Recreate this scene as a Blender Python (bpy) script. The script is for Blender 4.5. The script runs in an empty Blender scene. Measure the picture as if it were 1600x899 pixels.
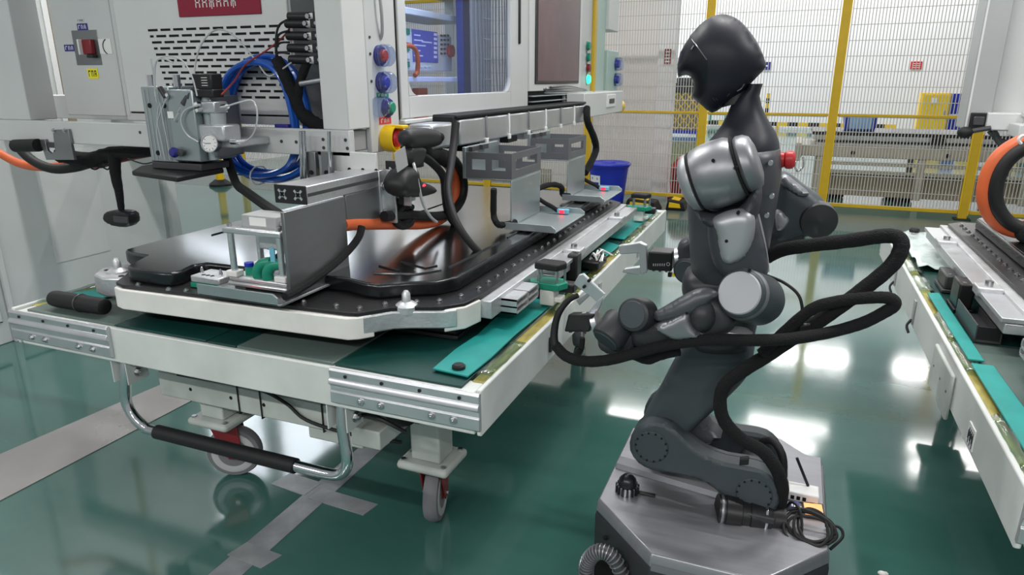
import bpy, bmesh, math, random
import numpy as np
from mathutils import Vector, Matrix
from mathutils.geometry import delaunay_2d_cdt
random.seed(7)
R = math.radians
scene = bpy.context.scene
col = scene.collection

# ------------------------------------------------------------------ camera
F, PITCH, HEAD, CAMH = 1070.0, R(16.9), R(21.9), 1.5
FW = Vector((-math.sin(HEAD)*math.cos(PITCH), math.cos(HEAD)*math.cos(PITCH), -math.sin(PITCH)))
RT = Vector((math.cos(HEAD), math.sin(HEAD), 0))
UP = RT.cross(FW)
cam_d = bpy.data.cameras.new('camera'); cam_d.sensor_width = 36; cam_d.lens = F/1600*36
cam_d.clip_start = .02; cam_d.clip_end = 200
cam = bpy.data.objects.new('camera', cam_d); col.objects.link(cam)
cam.location = (0, 0, CAMH); cam.rotation_euler = FW.to_track_quat('-Z', 'Y').to_euler()
scene.camera = cam

# ------------------------------------------------------------------ world, exposure
w = bpy.data.worlds.new('hall_air'); scene.world = w; w.use_nodes = True
bg = w.node_tree.nodes['Background']
bg.inputs[0].default_value = (.90, .95, 1.0, 1); bg.inputs[1].default_value = .36
vs = scene.view_settings
vs.view_transform = 'Standard'; vs.look = 'None'; vs.gamma = 1; vs.use_curve_mapping = False; vs.exposure = 0.0
LAMP_W = 50.0        # watts of one hall tube lamp

# surveyed points of the place: picture position + one known coordinate -> world point
def _ray(x, y): return FW*F + RT*(x-800) - UP*(y-449.5)
def AY(x, y, Y):
    d = _ray(x, y); t = Y/d.y; return Vector((d.x*t, Y, CAMH+d.z*t))
def AX(x, y, X):
    d = _ray(x, y); t = X/d.x; return Vector((X, d.y*t, CAMH+d.z*t))
def AZ(x, y, z):
    d = _ray(x, y); t = (z-CAMH)/d.z; return Vector((d.x*t, d.y*t, z))

# ------------------------------------------------------------------ materials
MATS = {}
def mat(name, c, rough=.5, metal=0., var=0., scale=8., bump=0., bscale=60., spec=.5, coat=0., stretch=None, emit=None, es=1., trans=0., ior=1.45, rvar=0., c2=None):
    m = bpy.data.materials.new(name); m.use_nodes = True; nt = m.node_tree; N = nt.nodes; L = nt.links
    p = N['Principled BSDF']
    p.inputs['Base Color'].default_value = (*c, 1); p.inputs['Roughness'].default_value = rough
    p.inputs['Metallic'].default_value = metal; p.inputs['Specular IOR Level'].default_value = spec
    p.inputs['Coat Weight'].default_value = coat; p.inputs['Coat Roughness'].default_value = .08
    p.inputs['Transmission Weight'].default_value = trans; p.inputs['IOR'].default_value = ior
    if emit: p.inputs['Emission Color'].default_value = (*emit, 1); p.inputs['Emission Strength'].default_value = es
    if var or bump or rvar:
        tc = N.new('ShaderNodeTexCoord'); mp = N.new('ShaderNodeMapping'); L.new(tc.outputs['Object'], mp.inputs[0])
        if stretch: mp.inputs['Scale'].default_value = stretch
    if var or rvar:
        n = N.new('ShaderNodeTexNoise'); n.inputs['Scale'].default_value = scale; n.inputs['Detail'].default_value = 6; L.new(mp.outputs[0], n.inputs[0])
    if var:
        r = N.new('ShaderNodeValToRGB'); L.new(n.outputs[0], r.inputs[0])
        a = c2 if c2 else tuple(max(0, k*(1-var)) for k in c); b = c if c2 else tuple(min(1, k*(1+var)) for k in c)
        r.color_ramp.elements[0].color = (*a, 1); r.color_ramp.elements[1].color = (*b, 1)
        r.color_ramp.elements[0].position = .3; r.color_ramp.elements[1].position = .7
        L.new(r.outputs[0], p.inputs['Base Color'])
    if rvar:
        mr = N.new('ShaderNodeMapRange'); mr.inputs[3].default_value = max(.02, rough-rvar); mr.inputs[4].default_value = rough+rvar
        L.new(n.outputs[0], mr.inputs[0]); L.new(mr.outputs[0], p.inputs['Roughness'])
    if bump:
        n2 = N.new('ShaderNodeTexNoise'); n2.inputs['Scale'].default_value = bscale; n2.inputs['Detail'].default_value = 4; L.new(mp.outputs[0], n2.inputs[0])
        bn = N.new('ShaderNodeBump'); bn.inputs['Strength'].default_value = bump; bn.inputs['Distance'].default_value = .01
        L.new(n2.outputs[0], bn.inputs['Height']); L.new(bn.outputs[0], p.inputs['Normal'])
    MATS[name] = m; return m

mat('paint_grey', (.56, .57, .565), .38, var=.04, scale=3, bump=.04, bscale=220)
mat('paint_grey_light', (.64, .65, .64), .38, var=.04, scale=3)
mat('paint_grey_mid', (.36, .37, .37), .4, var=.05, scale=3)
mat('cabinet_white', (.60, .62, .61), .42, var=.06, scale=1.5)
mat('cart_white', (.60, .62, .60), .45, var=.10, scale=5, bump=.06, bscale=40)
mat('cart_grey', (.50, .53, .50), .5, var=.15, scale=6)
mat('aluminium', (.72, .73, .74), .32, metal=.9, var=.06, scale=12, stretch=(1, 8, 8))
mat('aluminium_soft', (.60, .61, .63), .36, metal=.8, var=.08, scale=8)
mat('cast_aluminium', (.62, .63, .64), .42, metal=.75, var=.14, scale=14, bump=.15, bscale=90)
mat('white_rail', (.80, .78, .74), .45, metal=.1, var=.07, scale=9, bump=.05)
mat('steel_plate', (.27, .275, .28), .36, metal=.85, var=.10, scale=3, stretch=(1, 1, 4))
mat('sheet_dark', (.15, .155, .165), .42, metal=.35, var=.06, scale=4)
mat('steel_bracket', (.38, .43, .44), .36, metal=.7, var=.08, scale=4)
mat('chrome', (.68, .68, .70), .12, metal=1.)
mat('bolt_steel', (.55, .55, .56), .28, metal=1.)
mat('deck_green', (.004, .040, .034), .42, var=.25, scale=5, bump=.03)
mat('mat_teal', (.012, .27, .245), .5, var=.12, scale=9)
mat('deck_grey', (.11, .15, .135), .22, var=.12, scale=4)
mat('wood_strip', (.33, .28, .07), .45, var=.35, scale=14, stretch=(4, 1, 4))
mat('pack_black', (.010, .011, .013), .22, spec=.6)
mat('pack_top', (.30, .305, .315), .17, metal=1., var=.10, scale=3, rvar=.03)
mat('scanner_black', (.016, .016, .017), .5)
mat('assumed_daylight', (.9, .95, 1), .5, emit=(.86, .93, 1.), es=4.5)  # glow for the assumed side windows
mat('pack_flange', (.014, .014, .015), .34, bump=.1, bscale=120)
mat('black_plastic', (.012, .012, .013), .38)
mat('black_rubber', (.007, .007, .008), .6, bump=.1, bscale=200)
mat('black_sleeve', (.005, .005, .006), .85, bump=.6, bscale=260)
mat('dark_grey_plastic', (.05, .05, .053), .4)
mat('robot_dark', (.042, .046, .054), .40, var=.06, scale=6)
mat('robot_torso', (.095, .10, .11), .40, metal=.45, var=.05, scale=5)
mat('robot_leg', (.046, .058, .066), .46, var=.05, scale=6, bump=.08, bscale=300)
mat('robot_silver', (.27, .275, .29), .40, metal=.75, var=.05, scale=4)
mat('robot_silver_light', (.42, .425, .44), .42, metal=.6, var=.05, scale=4)
mat('robot_disc', (.42, .425, .44), .5, metal=.1)
mat('robot_head', (.015, .016, .025), .46, bump=.02, bscale=500, spec=.4)
mat('robot_visor', (.010, .011, .015), .28)
mat('base_grey', (.36, .36, .385), .36, metal=.7, var=.06, scale=5, stretch=(1, 10, 1))
mat('base_dark', (.030, .032, .035), .44)
mat('orange_cable', (.62, .12, .035), .45, var=.1)
mat('red_cable', (.25, .02, .02), .45)
mat('blue_hose', (.008, .085, .42), .22, coat=.3)
mat('clear_hose', (.46, .48, .48), .2, spec=.6)
mat('yellow_paint', (.62, .40, .02), .4, var=.06)
mat('yellow_bright', (.85, .55, .01), .38)
mat('red_plastic', (.55, .03, .035), .35)
mat('red_dark', (.20, .012, .018), .4, var=.1)
mat('red_sign', (.25, .006, .03), .5)
mat('white_paint', (.8, .8, .79), .5)
mat('blue_label', (.03, .03, .22), .5)
mat('blue_plastic', (.012, .030, .42), .38, var=.06)
mat('blue_crate', (.03, .10, .45), .4)
mat('crate_liner', (.25, .45, .75), .5)
mat('green_plastic', (.01, .24, .15), .35)
mat('green_lit', (.02, .8, .45), .3, emit=(.05, 1., .5), es=1.5)
mat('red_lit', (.8, .02, .05), .3, emit=(1., .02, .05), es=2.0)
mat('sensor_blue', (.15, .45, .60), .35)
mat('label_white', (.78, .78, .76), .5)
mat('label_yellow', (.85, .75, .02), .5)
mat('ink', (.02, .02, .03), .5)
mat('slot_black', (.006, .006, .006), .9)
mat('wire', (.54, .52, .49), .5)
mat('wall_white', (.86, .85, .86), .7, var=.02, scale=.6)
mat('wall_grey', (.84, .80, .78), .7, var=.03, scale=.6)
mat('beige', (.32, .27, .18), .55, var=.05)
mat('rack_cream', (.44, .41, .33), .5, var=.06)
mat('tape_grey', (.28, .29, .30), .38, metal=.15, var=.25, scale=9, bump=.05)
mat('strip_metal', (.50, .47, .46), .26, metal=.55, var=.12, scale=2, rvar=.06)
mat('tyre_grey', (.17, .17, .18), .55)
mat('tyre_light', (.45, .46, .46), .45)
mat('caster_red', (.20, .015, .02), .4)
mat('screen_maroon', (.13, .06, .075), .22, var=.3, scale=1.6, stretch=(1, 1, .6))
mat('hmi_screen', (.04, .04, .22), .3, emit=(.10, .11, .40), es=.55)
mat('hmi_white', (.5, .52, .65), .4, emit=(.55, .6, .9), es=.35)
mat('blue_frame', (.012, .04, .26), .35)
mat('reflection_grey', (.32, .32, .31), .5)
mat('teal_machine', (.42, .55, .50), .45)
mat('plastic_film', (.62, .72, .70), .16, spec=.7, bump=.35, bscale=18)
mat('lamp_white', (1, 1, 1), .4, emit=(1, .98, .95), es=9.)
mat('orange_screen', (.75, .3, .1), .4, emit=(1., .38, .12), es=.9)
mat('yellow_black', (.6, .42, .02), .45)

def mix_glass(name, tint, k, rough=.03):
    m = bpy.data.materials.new(name); m.use_nodes = True; nt = m.node_tree; N = nt.nodes; L = nt.links
    for n in list(N):
        if n.type != 'OUTPUT_MATERIAL': N.remove(n)
    o = [n for n in N if n.type == 'OUTPUT_MATERIAL'][0]
    t = N.new('ShaderNodeBsdfTransparent'); t.inputs[0].default_value = (*tint, 1)
    g = N.new('ShaderNodeBsdfGlossy'); g.inputs['Roughness'].default_value = rough
    mx = N.new('ShaderNodeMixShader'); lw = N.new('ShaderNodeLayerWeight'); lw.inputs[0].default_value = .5
    pw = N.new('ShaderNodeMath'); pw.operation = 'POWER'; pw.inputs[1].default_value = 3.5
    ma = N.new('ShaderNodeMath'); ma.operation = 'MULTIPLY_ADD'; ma.inputs[1].default_value = .6; ma.inputs[2].default_value = k
    L.new(lw.outputs['Facing'], pw.inputs[0]); L.new(pw.outputs[0], ma.inputs[0]); L.new(ma.outputs[0], mx.inputs[0]); L.new(t.outputs[0], mx.inputs[1]); L.new(g.outputs[0], mx.inputs[2]); L.new(mx.outputs[0], o.inputs[0])
    MATS[name] = m
mix_glass('clear_cover', (.72, .78, .92), .10)
mix_glass('window_glass', (.80, .84, .92), .02)
mix_glass('film_clear', (.82, .92, .89), .12, .12)

# polished green epoxy floor
def floor_mat():
    m = bpy.data.materials.new('epoxy_floor'); m.use_nodes = True; nt = m.node_tree; N = nt.nodes; L = nt.links; p = N['Principled BSDF']
    tc = N.new('ShaderNodeTexCoord'); mp = N.new('ShaderNodeMapping'); L.new(tc.outputs['Object'], mp.inputs[0]); mp.inputs['Scale'].default_value = (.5, 1.0, 1)
    n = N.new('ShaderNodeTexNoise'); n.inputs['Scale'].default_value = 1.6; n.inputs['Detail'].default_value = 7; n.inputs['Roughness'].default_value = .6; L.new(mp.outputs[0], n.inputs[0])
    r = N.new('ShaderNodeValToRGB'); L.new(n.outputs[0], r.inputs[0]); L.new(r.outputs[0], p.inputs['Base Color'])
    r.color_ramp.elements[0].position = .32; r.color_ramp.elements[0].color = (.034, .118, .098, 1)
    r.color_ramp.elements[1].position = .72; r.color_ramp.elements[1].color = (.062, .165, .140, 1)
    mr = N.new('ShaderNodeMapRange'); mr.inputs[3].default_value = .05; mr.inputs[4].default_value = .13; L.new(n.outputs[0], mr.inputs[0]); L.new(mr.outputs[0], p.inputs['Roughness'])
    n2 = N.new('ShaderNodeTexNoise'); n2.inputs['Scale'].default_value = 5; n2.inputs['Detail'].default_value = 3; L.new(tc.outputs['Object'], n2.inputs[0])
    b = N.new('ShaderNodeBump'); b.inputs['Strength'].default_value = .018; b.inputs['Distance'].default_value = .01; L.new(n2.outputs[0], b.inputs['Height']); L.new(b.outputs[0], p.inputs['Normal'])
    p.inputs['Specular IOR Level'].default_value = .8; p.inputs['IOR'].default_value = 1.9
    MATS['epoxy_floor'] = m
floor_mat()

# ------------------------------------------------------------------ mesh helpers
ORG = {}
def org(o): return ORG.get(o.name, Vector((0, 0, 0))) if o else Vector((0, 0, 0))
def spline(pts, k=6, closed=False):
    P = [Vector(p) for p in pts]; n = len(P); out = []
    if n < 3: return P
    rng = range(n if closed else n-1)
    for i in rng:
        if closed: a, b, c, d = P[(i-1) % n], P[i], P[(i+1) % n], P[(i+2) % n]
        else: a, b, c, d = P[max(i-1, 0)], P[i], P[i+1], P[min(i+2, n-1)]
        for j in range(k):
            t = j/k; t2 = t*t; t3 = t2*t
            out.append(.5*((2*b)+(c-a)*t+(2*a-5*b+4*c-d)*t2+(3*b-a-3*c+d)*t3))
    if not closed: out.append(P[-1])
    return out
def frame_of(ax):
    ax = Vector(ax).normalized(); t = Vector((0, 0, 1)) if abs(ax.z) < .9 else Vector((1, 0, 0))
    u = ax.cross(t).normalized(); return u, ax.cross(u).normalized()
class MB:
    def __init__(s): s.v = []; s.f = []
    def add(s, vs, fs):
        o = len(s.v); s.v += [Vector(v) for v in vs]; s.f += [tuple(i+o for i in f) for f in fs]; return s
    def box(s, x0, x1, y0, y1, z0, z1):
        if x0 > x1: x0, x1 = x1, x0
        if y0 > y1: y0, y1 = y1, y0
        if z0 > z1: z0, z1 = z1, z0
        return s.add([(x0,y0,z0),(x1,y0,z0),(x1,y1,z0),(x0,y1,z0),(x0,y0,z1),(x1,y0,z1),(x1,y1,z1),(x0,y1,z1)],
                     [(0,3,2,1),(4,5,6,7),(0,1,5,4),(1,2,6,5),(2,3,7,6),(3,0,4,7)])
    def obox(s, c, a, b, d):            # half vectors
        c, a, b, d = Vector(c), Vector(a), Vector(b), Vector(d)
        if a.cross(b).dot(d) < 0: d = -d
        V = [c-a-b-d, c+a-b-d, c+a+b-d, c-a+b-d, c-a-b+d, c+a-b+d, c+a+b+d, c-a+b+d]
        return s.add(V, [(0,3,2,1),(4,5,6,7),(0,1,5,4),(1,2,6,5),(2,3,7,6),(3,0,4,7)])
    def bar(s, p, q, w, h, up=(0,0,1)):
        p, q = Vector(p), Vector(q); d = q-p; side = d.cross(Vector(up)).normalized(); u = side.cross(d).normalized()
        return s.obox((p+q)/2, d/2, side*w/2, u*h/2)
    def cyl(s, p, q, r, r2=None, n=20):
        p, q = Vector(p), Vector(q); r2 = r if r2 is None else r2; u, v = frame_of(q-p)
        V = []
        for c, rr in ((p, r), (q, r2)):
            for i in range(n): a = 2*math.pi*i/n; V.append(c+(u*math.cos(a)+v*math.sin(a))*rr)
        fs = [(i, (i+1) % n, n+(i+1) % n, n+i) for i in range(n)] + [tuple(range(n))[::-1], tuple(range(n, 2*n))]
        return s.add(V, fs)
    def lathe(s, prof, o, ax, n=28, cap=True):
        o = Vector(o); ax = Vector(ax).normalized(); u, v = frame_of(ax); V = []; fs = []
        for r, h in prof:
            for i in range(n): a = 2*math.pi*i/n; V.append(o+ax*h+(u*math.cos(a)+v*math.sin(a))*r)
        for k in range(len(prof)-1):
            for i in range(n): j = (i+1) % n; fs.append((k*n+i, k*n+j, (k+1)*n+j, (k+1)*n+i))
        if cap: fs += [tuple(range(n))[::-1], tuple(range((len(prof)-1)*n, len(prof)*n))]
        return s.add(V, fs)
    def tube(s, pts, r, n=10, k=6, closed=False, rag=0.):
        P = spline(pts, k, closed) if k > 1 else [Vector(p) for p in pts]
        m = len(P); V = []; fs = []
        u = None
        for i, p in enumerate(P):
            t = (P[(i+1) % m]-P[i-1]) if closed else (P[min(i+1, m-1)]-P[max(i-1, 0)])
            t.normalize()
            if u is None: u, _ = frame_of(t)
            u = (u-t*u.dot(t)).normalized(); v = t.cross(u)
            rr = r(i/(m-1)) if callable(r) else r
            rr *= 1+rag*random.uniform(-1, 1)
            for q in range(n): a = 2*math.pi*q/n; V.append(p+(u*math.cos(a)+v*math.sin(a))*rr)
        for i in range(m if closed else m-1):
            b = (i+1) % m
            for q in range(n): fs.append((i*n+q, i*n+(q+1) % n, b*n+(q+1) % n, b*n+q))
        if not closed: fs += [tuple(range(n))[::-1], tuple(range((m-1)*n, m*n))]
        return s.add(V, fs)
    def prism(s, pts, e):
        P = [Vector(p) for p in pts]; e = Vector(e); n = len(P)
        nr = Vector((0, 0, 0))
        for i in range(n): nr += P[i].cross(P[(i+1) % n])
        if nr.dot(e) > 0: P = P[::-1]
        return s.add(P+[p+e for p in P], [tuple(range(n))]+[tuple(range(2*n-1, n-1, -1))]+[(i, n+i, n+(i+1) % n, (i+1) % n) for i in range(n)])
    def sphere(s, c, rx, ry=None, rz=None, n=20, m=12):
        ry = rx if ry is None else ry; rz = rx if rz is None else rz; c = Vector(c); V = [c+Vector((0, 0, rz))]; fs = []
        for i in range(1, m):
            a = math.pi*i/m
            for j in range(n): b = 2*math.pi*j/n; V.append(c+Vector((rx*math.sin(a)*math.cos(b), ry*math.sin(a)*math.sin(b), rz*math.cos(a))))
        V.append(c-Vector((0, 0, rz)))
        for j in range(n): fs.append((0, 1+j, 1+(j+1) % n)); fs.append((len(V)-1, 1+(m-2)*n+(j+1) % n, 1+(m-2)*n+j))
        for i in range(m-2):
            for j in range(n): fs.append((1+i*n+j, 1+(i+1)*n+j, 1+(i+1)*n+(j+1) % n, 1+i*n+(j+1) % n))
        return s.add(V, fs)
    def loft(s, rings):
        n = len(rings[0]); V = [v for r in rings for v in r]; fs = []
        for k in range(len(rings)-1):
            for i in range(n): j = (i+1) % n; fs.append((k*n+i, k*n+j, (k+1)*n+j, (k+1)*n+i))
        fs += [tuple(range(n))[::-1], tuple(range((len(rings)-1)*n, len(rings)*n))]
        return s.add(V, fs)
    def inflate(s, poly, hw, rad, edge=.0, yc=None, sp=.008, nrm=(0, 1, 0), p=2., smooth=4, front=1., back=1., dome=0.):
        """closed rounded body over an outline: poly = 3D points near a plane with normal nrm"""
        nrm = Vector(nrm).normalized(); P = [Vector(q) for q in poly]
        if smooth: P = spline(P, smooth, True)
        u = Vector((0, 0, 1)).cross(nrm); u = u.normalized() if u.length > .01 else Vector((1, 0, 0)); v = nrm.cross(u)
        o = sum(P, Vector((0, 0, 0)))/len(P)
        q2 = [Vector(((a-o).dot(u), (a-o).dot(v))) for a in P]
        B = []                                                    # resample edge
        for i in range(len(q2)):
            a, b = q2[i], q2[(i+1) % len(q2)]; k = max(1, int(round((b-a).length/sp)))
            for j in range(k): B.append(a+(b-a)*j/k)
        area = sum(B[i].x*B[(i+1) % len(B)].y-B[(i+1) % len(B)].x*B[i].y for i in range(len(B)))
        if area < 0: B = B[::-1]
        nb = len(B)
        def dist(pt):
            best = 9.
            for i in range(nb):
                a, b = B[i], B[(i+1) % nb]; ab = b-a; l2 = ab.length_squared
                t = 0 if l2 == 0 else max(0, min(1, (pt-a).dot(ab)/l2)); d = (pt-a-ab*t).length
                if d < best: best = d
            return best
        def inside(pt):
            c = False
            for i in range(nb):
                a, b = B[i], B[(i+1) % nb]
                if (a.y > pt.y) != (b.y > pt.y) and pt.x < (b.x-a.x)*(pt.y-a.y)/(b.y-a.y)+a.x: c = not c
            return c
        x0 = min(b.x for b in B); x1 = max(b.x for b in B); y0 = min(b.y for b in B); y1 = max(b.y for b in B)
        pts = [b.copy() for b in B]; D = [0.]*nb
        if rad > 0:
            y = y0; row = 0
            while y < y1:
                x = x0+(sp/2 if row % 2 else 0)
                while x < x1:
                    pt = Vector((x, y))
                    if inside(pt):
                        d = dist(pt)
                        if d > sp*.45: pts.append(pt); D.append(d)
                    x += sp
                y += sp*.866; row += 1
        vc, _, fc, _, _, _ = delaunay_2d_cdt(pts, [], [list(range(nb))], 1, 1e-7)
        m = len(vc)
        def h(i):
            d = D[i] if i < len(D) else 0.
            if rad <= 0: return edge
            t = min(d/rad, 1.); return edge+(hw-edge)*(1-(1-t)**p)**(1/p)
        H_ = [h(i) for i in range(m)]
        if rad > 0 and dome:                                      # smooth dome: Poisson height over the outline
            E_ = set()
            for f in fc:
                for q in range(len(f)): E_.add(tuple(sorted((f[q], f[(q+1) % len(f)]))))
            E_ = np.array(sorted(E_)); deg = np.zeros(m); np.add.at(deg, E_[:, 0], 1); np.add.at(deg, E_[:, 1], 1)
            free = np.arange(m) >= nb; un = np.array([min(D[i] if i < len(D) else 0, rad)*.05 for i in range(m)])
            for it in range(900):
                a_ = np.zeros(m); np.add.at(a_, E_[:, 0], un[E_[:, 1]]); np.add.at(a_, E_[:, 1], un[E_[:, 0]])
                un = np.where(free, a_/deg+sp*sp/4, 0.)
            un = un/un.max(); H_ = list(edge+(hw-edge)*np.power(un, dome))
        V = []
        for sgn, am in ((-1, front), (1, back)):
            for i in range(m): V.append(o+u*vc[i].x+v*vc[i].y+nrm*sgn*H_[i]*am)
        fs = []
        def ar(f): return sum(vc[f[i]].x*vc[f[(i+1) % len(f)]].y-vc[f[(i+1) % len(f)]].x*vc[f[i]].y for i in range(len(f)))
        for f in fc:
            f = list(f)
            if ar(f) < 0: f = f[::-1]
            # u x v direction
            if u.cross(v).dot(nrm) > 0: fs.append(tuple(f[::-1])); fs.append(tuple(i+m for i in f))
            else: fs.append(tuple(f)); fs.append(tuple(i+m for i in f[::-1]))
        for i in range(nb):
            j = (i+1) % nb
            fs.append((i, j, j+m, i+m) if u.cross(v).dot(nrm) > 0 else (j, i, i+m, j+m))
        return s.add(V, fs)
    def build(s, name, m, parent=None, bevel=0., seg=2, smooth=True, ang=38, sub=0, label=None, weld=False):
        o0 = org(parent)
        me = bpy.data.meshes.new(name); me.from_pydata([tuple(v-o0) for v in s.v], [], s.f); me.update()
        if weld:
            b = bmesh.new(); b.from_mesh(me); bmesh.ops.remove_doubles(b, verts=b.verts, dist=1e-5); bmesh.ops.recalc_face_normals(b, faces=b.faces); b.to_mesh(me); b.free()
        me.materials.append(MATS[m])
        if smooth:
            me.polygons.foreach_set('use_smooth', [True]*len(me.polygons)); me.set_sharp_from_angle(angle=R(ang))
        ob = bpy.data.objects.new(name, me); col.objects.link(ob)
        if parent: ob.parent = parent; ORG[ob.name] = o0
        else: ORG[ob.name] = Vector((0, 0, 0))
        if bevel:
            bv = ob.modifiers.new('bevel', 'BEVEL'); bv.width = bevel; bv.segments = seg; bv.limit_method = 'ANGLE'; bv.angle_limit = R(40); bv.harden_normals = False
        if sub:
            sb = ob.modifiers.new('sub', 'SUBSURF'); sb.levels = sub; sb.render_levels = sub
        if label: ob['label'] = label
        return ob
def tag(o, label, cat, group=None):
    o['label'] = label; o['category'] = cat
    if group: o['group'] = group
    return o
def thing(name, label, cat, loc, group=None):
    o = bpy.data.objects.new(name, None); col.objects.link(o); o.location = loc; o.empty_display_size = .1
    ORG[o.name] = Vector(loc); return tag(o, label, cat, group)
def solo(mb, name, m, label, cat, loc=None, group=None, **k):     # a thing that is one mesh, origin at its base
    if loc is None:
        xs = [v.x for v in mb.v]; ys = [v.y for v in mb.v]; zs = [v.z for v in mb.v]
        loc = Vector(((min(xs)+max(xs))/2, (min(ys)+max(ys))/2, min(zs)))
    loc = Vector(loc); mb.v = [v-loc for v in mb.v]
    o = mb.build(name, m, None, **k); o.location = loc; ORG[o.name] = loc
    return tag(o, label, cat, group)
def struct(o): o['kind'] = 'structure'; return o
def B(x0, x1, y0, y1, z0, z1): return MB().box(x0, x1, y0, y1, z0, z1)
def copy_part(o, parent, off, name=None):
    c = o.copy(); c.name = name or o.name.split('.')[0]; col.objects.link(c); c.parent = parent; c.location = Vector(off); ORG[c.name] = org(parent); return c
# ================================================================== hall: floor, walls, lamps
struct(B(-10, 14, -6, 25, -.1, 0).build('floor', 'epoxy_floor', smooth=False))
struct(B(-10, 14, 24.6, 24.8, 0, 8).build('wall_back', 'wall_white', smooth=False))
wl = struct(B(-9.8, -9.6, -6, 24.6, 0, 8).build('wall_left', 'wall_white', smooth=False))
# assumed high side windows, unseen, added to brighten floor and pack reflections
for i in range(5):
    y0 = 7.0+i*3.4
    wn = struct(B(-9.6, -9.57, y0, y0+2.9, 3.3, 7.3).build('window_%d' % (i+1), 'assumed_daylight', smooth=False))
    for (a, b, c, d) in ((y0-.06, y0+2.96, 3.24, 3.3), (y0-.06, y0+2.96, 7.3, 7.36), (y0-.06, y0, 3.3, 7.3), (y0+2.9, y0+2.96, 3.3, 7.3), (y0+1.42, y0+1.48, 3.3, 7.3), (y0, y0+2.9, 5.27, 5.33)):
        B(-9.6, -9.53, a, b, c, d).build('window_frame', 'paint_grey_light', wn)  # frames of the assumed windows
# pale partition with a white end pillar right behind the fence
pt_ = struct(B(-6.6, -1.74, 9.5, 9.6, 0, 3.2).build('partition', 'wall_grey', smooth=False))
struct(B(-1.74, -1.52, 9.45, 9.65, 0, 3.2).build('pillar', 'wall_white', bevel=.01))
for x in (-2.3, -3.6, -4.9): B(x-.012, x+.012, 9.485, 9.5, 0, 3.2).build('joint_strip', 'wall_white', pt_)
B(-4.7, -3.2, 9.47, 9.5, .04, .26).build('kick_panel', 'rack_cream', pt_, bevel=.01)
struct(B(-9, 12, 7.7, 8.75, 0, .0012).build('trim_1', 'deck_grey', smooth=False))

def tube_lamp(x, y, z=3.6, L=1.2, where='', k=1., sy=.10):
    t = thing('tube_lamp', 'white tube lamp hanging over ' + where, 'lamp', (x, y, z), 'tube lamps of the hall')
    B(x-L/2, x+L/2, y-.07, y+.07, z+.05, z+.11).build('housing', 'paint_grey_light', t, bevel=.008)
    MB().cyl((x-L/2+.03, y, z+.02), (x+L/2-.03, y, z+.02), .018, n=12).build('tube', 'lamp_white', t)
    for s in (-1, 1):
        B(x+s*(L/2-.02)-.015, x+s*(L/2-.02)+.015, y-.03, y+.03, z-.005, z+.05).build('lamp_holder', 'white_paint', t, bevel=.003)
        MB().cyl((x+s*L*.35, y, z+.11), (x+s*L*.35, y, z+1.2), .006, n=6).build('hanger_rod', 'paint_grey_mid', t)
    ld = bpy.data.lights.new('tube_light', 'AREA'); ld.shape = 'RECTANGLE'; ld.size = L*.95; ld.size_y = sy; ld.energy = LAMP_W*k; ld.color = (1, .985, .96)
    lo = bpy.data.objects.new('tube_light', ld); col.objects.link(lo); lo.location = (0, 0, -.01); lo.parent = t
ORD = ('leftmost', 'second from left', 'third from left', 'fourth from left', 'fifth from left', 'rightmost')
for i, x in enumerate((-6.2, -4.0, -1.8, .4, 2.6, 4.8)): tube_lamp(x, 10.4, where='the aisle behind the yellow fence, ' + ORD[i], k=.16, sy=.13)
for i, x in enumerate((-6.0, -2.4, 1.2, 4.8)): tube_lamp(x, 22.4, z=7.0, L=2.4, where='the far wall, added to brighten it, ' + ORD[i], k=4.0, sy=.5)  # unseen high lamps added to brighten the far wall evenly
for i, x in enumerate((-3.2, .4, 4.0)): tube_lamp(x, 15.5, z=6.6, L=1.8, where='the deep part of the hall, added to light it, ' + ORD[i], k=.6, sy=.3)  # unseen row added to light the deep part of the hall
for i, x in enumerate((-4.6, -1.6, 1.6)): tube_lamp(x, 6.2, z=6.0, L=1.8, where='the space before the fence, added to light the partition, ' + ORD[i], k=1.4)  # unseen row added to light the partition from the front
for i, x in enumerate((-4.4, -2.2, 0.0, 2.2)): tube_lamp(x, 2.6, where='the two carts, assumed to light them, ' + ORD[i])  # unseen row assumed as key light over carts and robot
for i, x in enumerate((-4.4, -2.2, 0.0, 2.2)): tube_lamp(x, -2.6, where='the near end of the hall, added to light the machine front, ' + ORD[i], k=1.5)  # unseen row behind the camera, added to light the machine front

# floor markings
def strip(pts, z, name, m, label, cat='floor tape', group=None):
    return solo(MB().prism([(p[0], p[1], .0005) for p in pts], (0, 0, z)), name, m, label, cat, group=group, smooth=False)
strip(((-2.97, 1.0), (-2.59, .78), (-2.57, 3.4), (-2.78, 3.5)), .003, 'floor_strip', 'strip_metal', 'wide pale metal strip inlaid in the green floor left of the cart', 'floor strip')
strip(((-1.56, .6), (-1.46, .6), (-1.475, 2.9), (-1.575, 2.9)), .0012, 'floor_tape', 'tape_grey', 'long grey tape line running under the left cart', group='grey tape on the green floor')
strip(((-1.535, 1.775), (-1.285, 1.765), (-1.272, 1.84), (-1.525, 1.85)), .0022, 'floor_tape', 'tape_grey', 'short grey tape piece pointing right beside the cart wheel', group='grey tape on the green floor')
strip(((-1.73, 1.80), (-1.56, 1.785), (-1.55, 1.88), (-1.71, 1.89)), .0022, 'floor_tape', 'tape_grey', 'scuffed grey tape piece left of the tape line under the handle', group='grey tape on the green floor')
strip(((-1.58, 1.415), (-1.43, 1.405), (-1.41, 1.48), (-1.565, 1.49)), .0024, 'floor_tape', 'tape_grey', 'small cross piece of grey tape nearest the camera', group='grey tape on the green floor')

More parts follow.
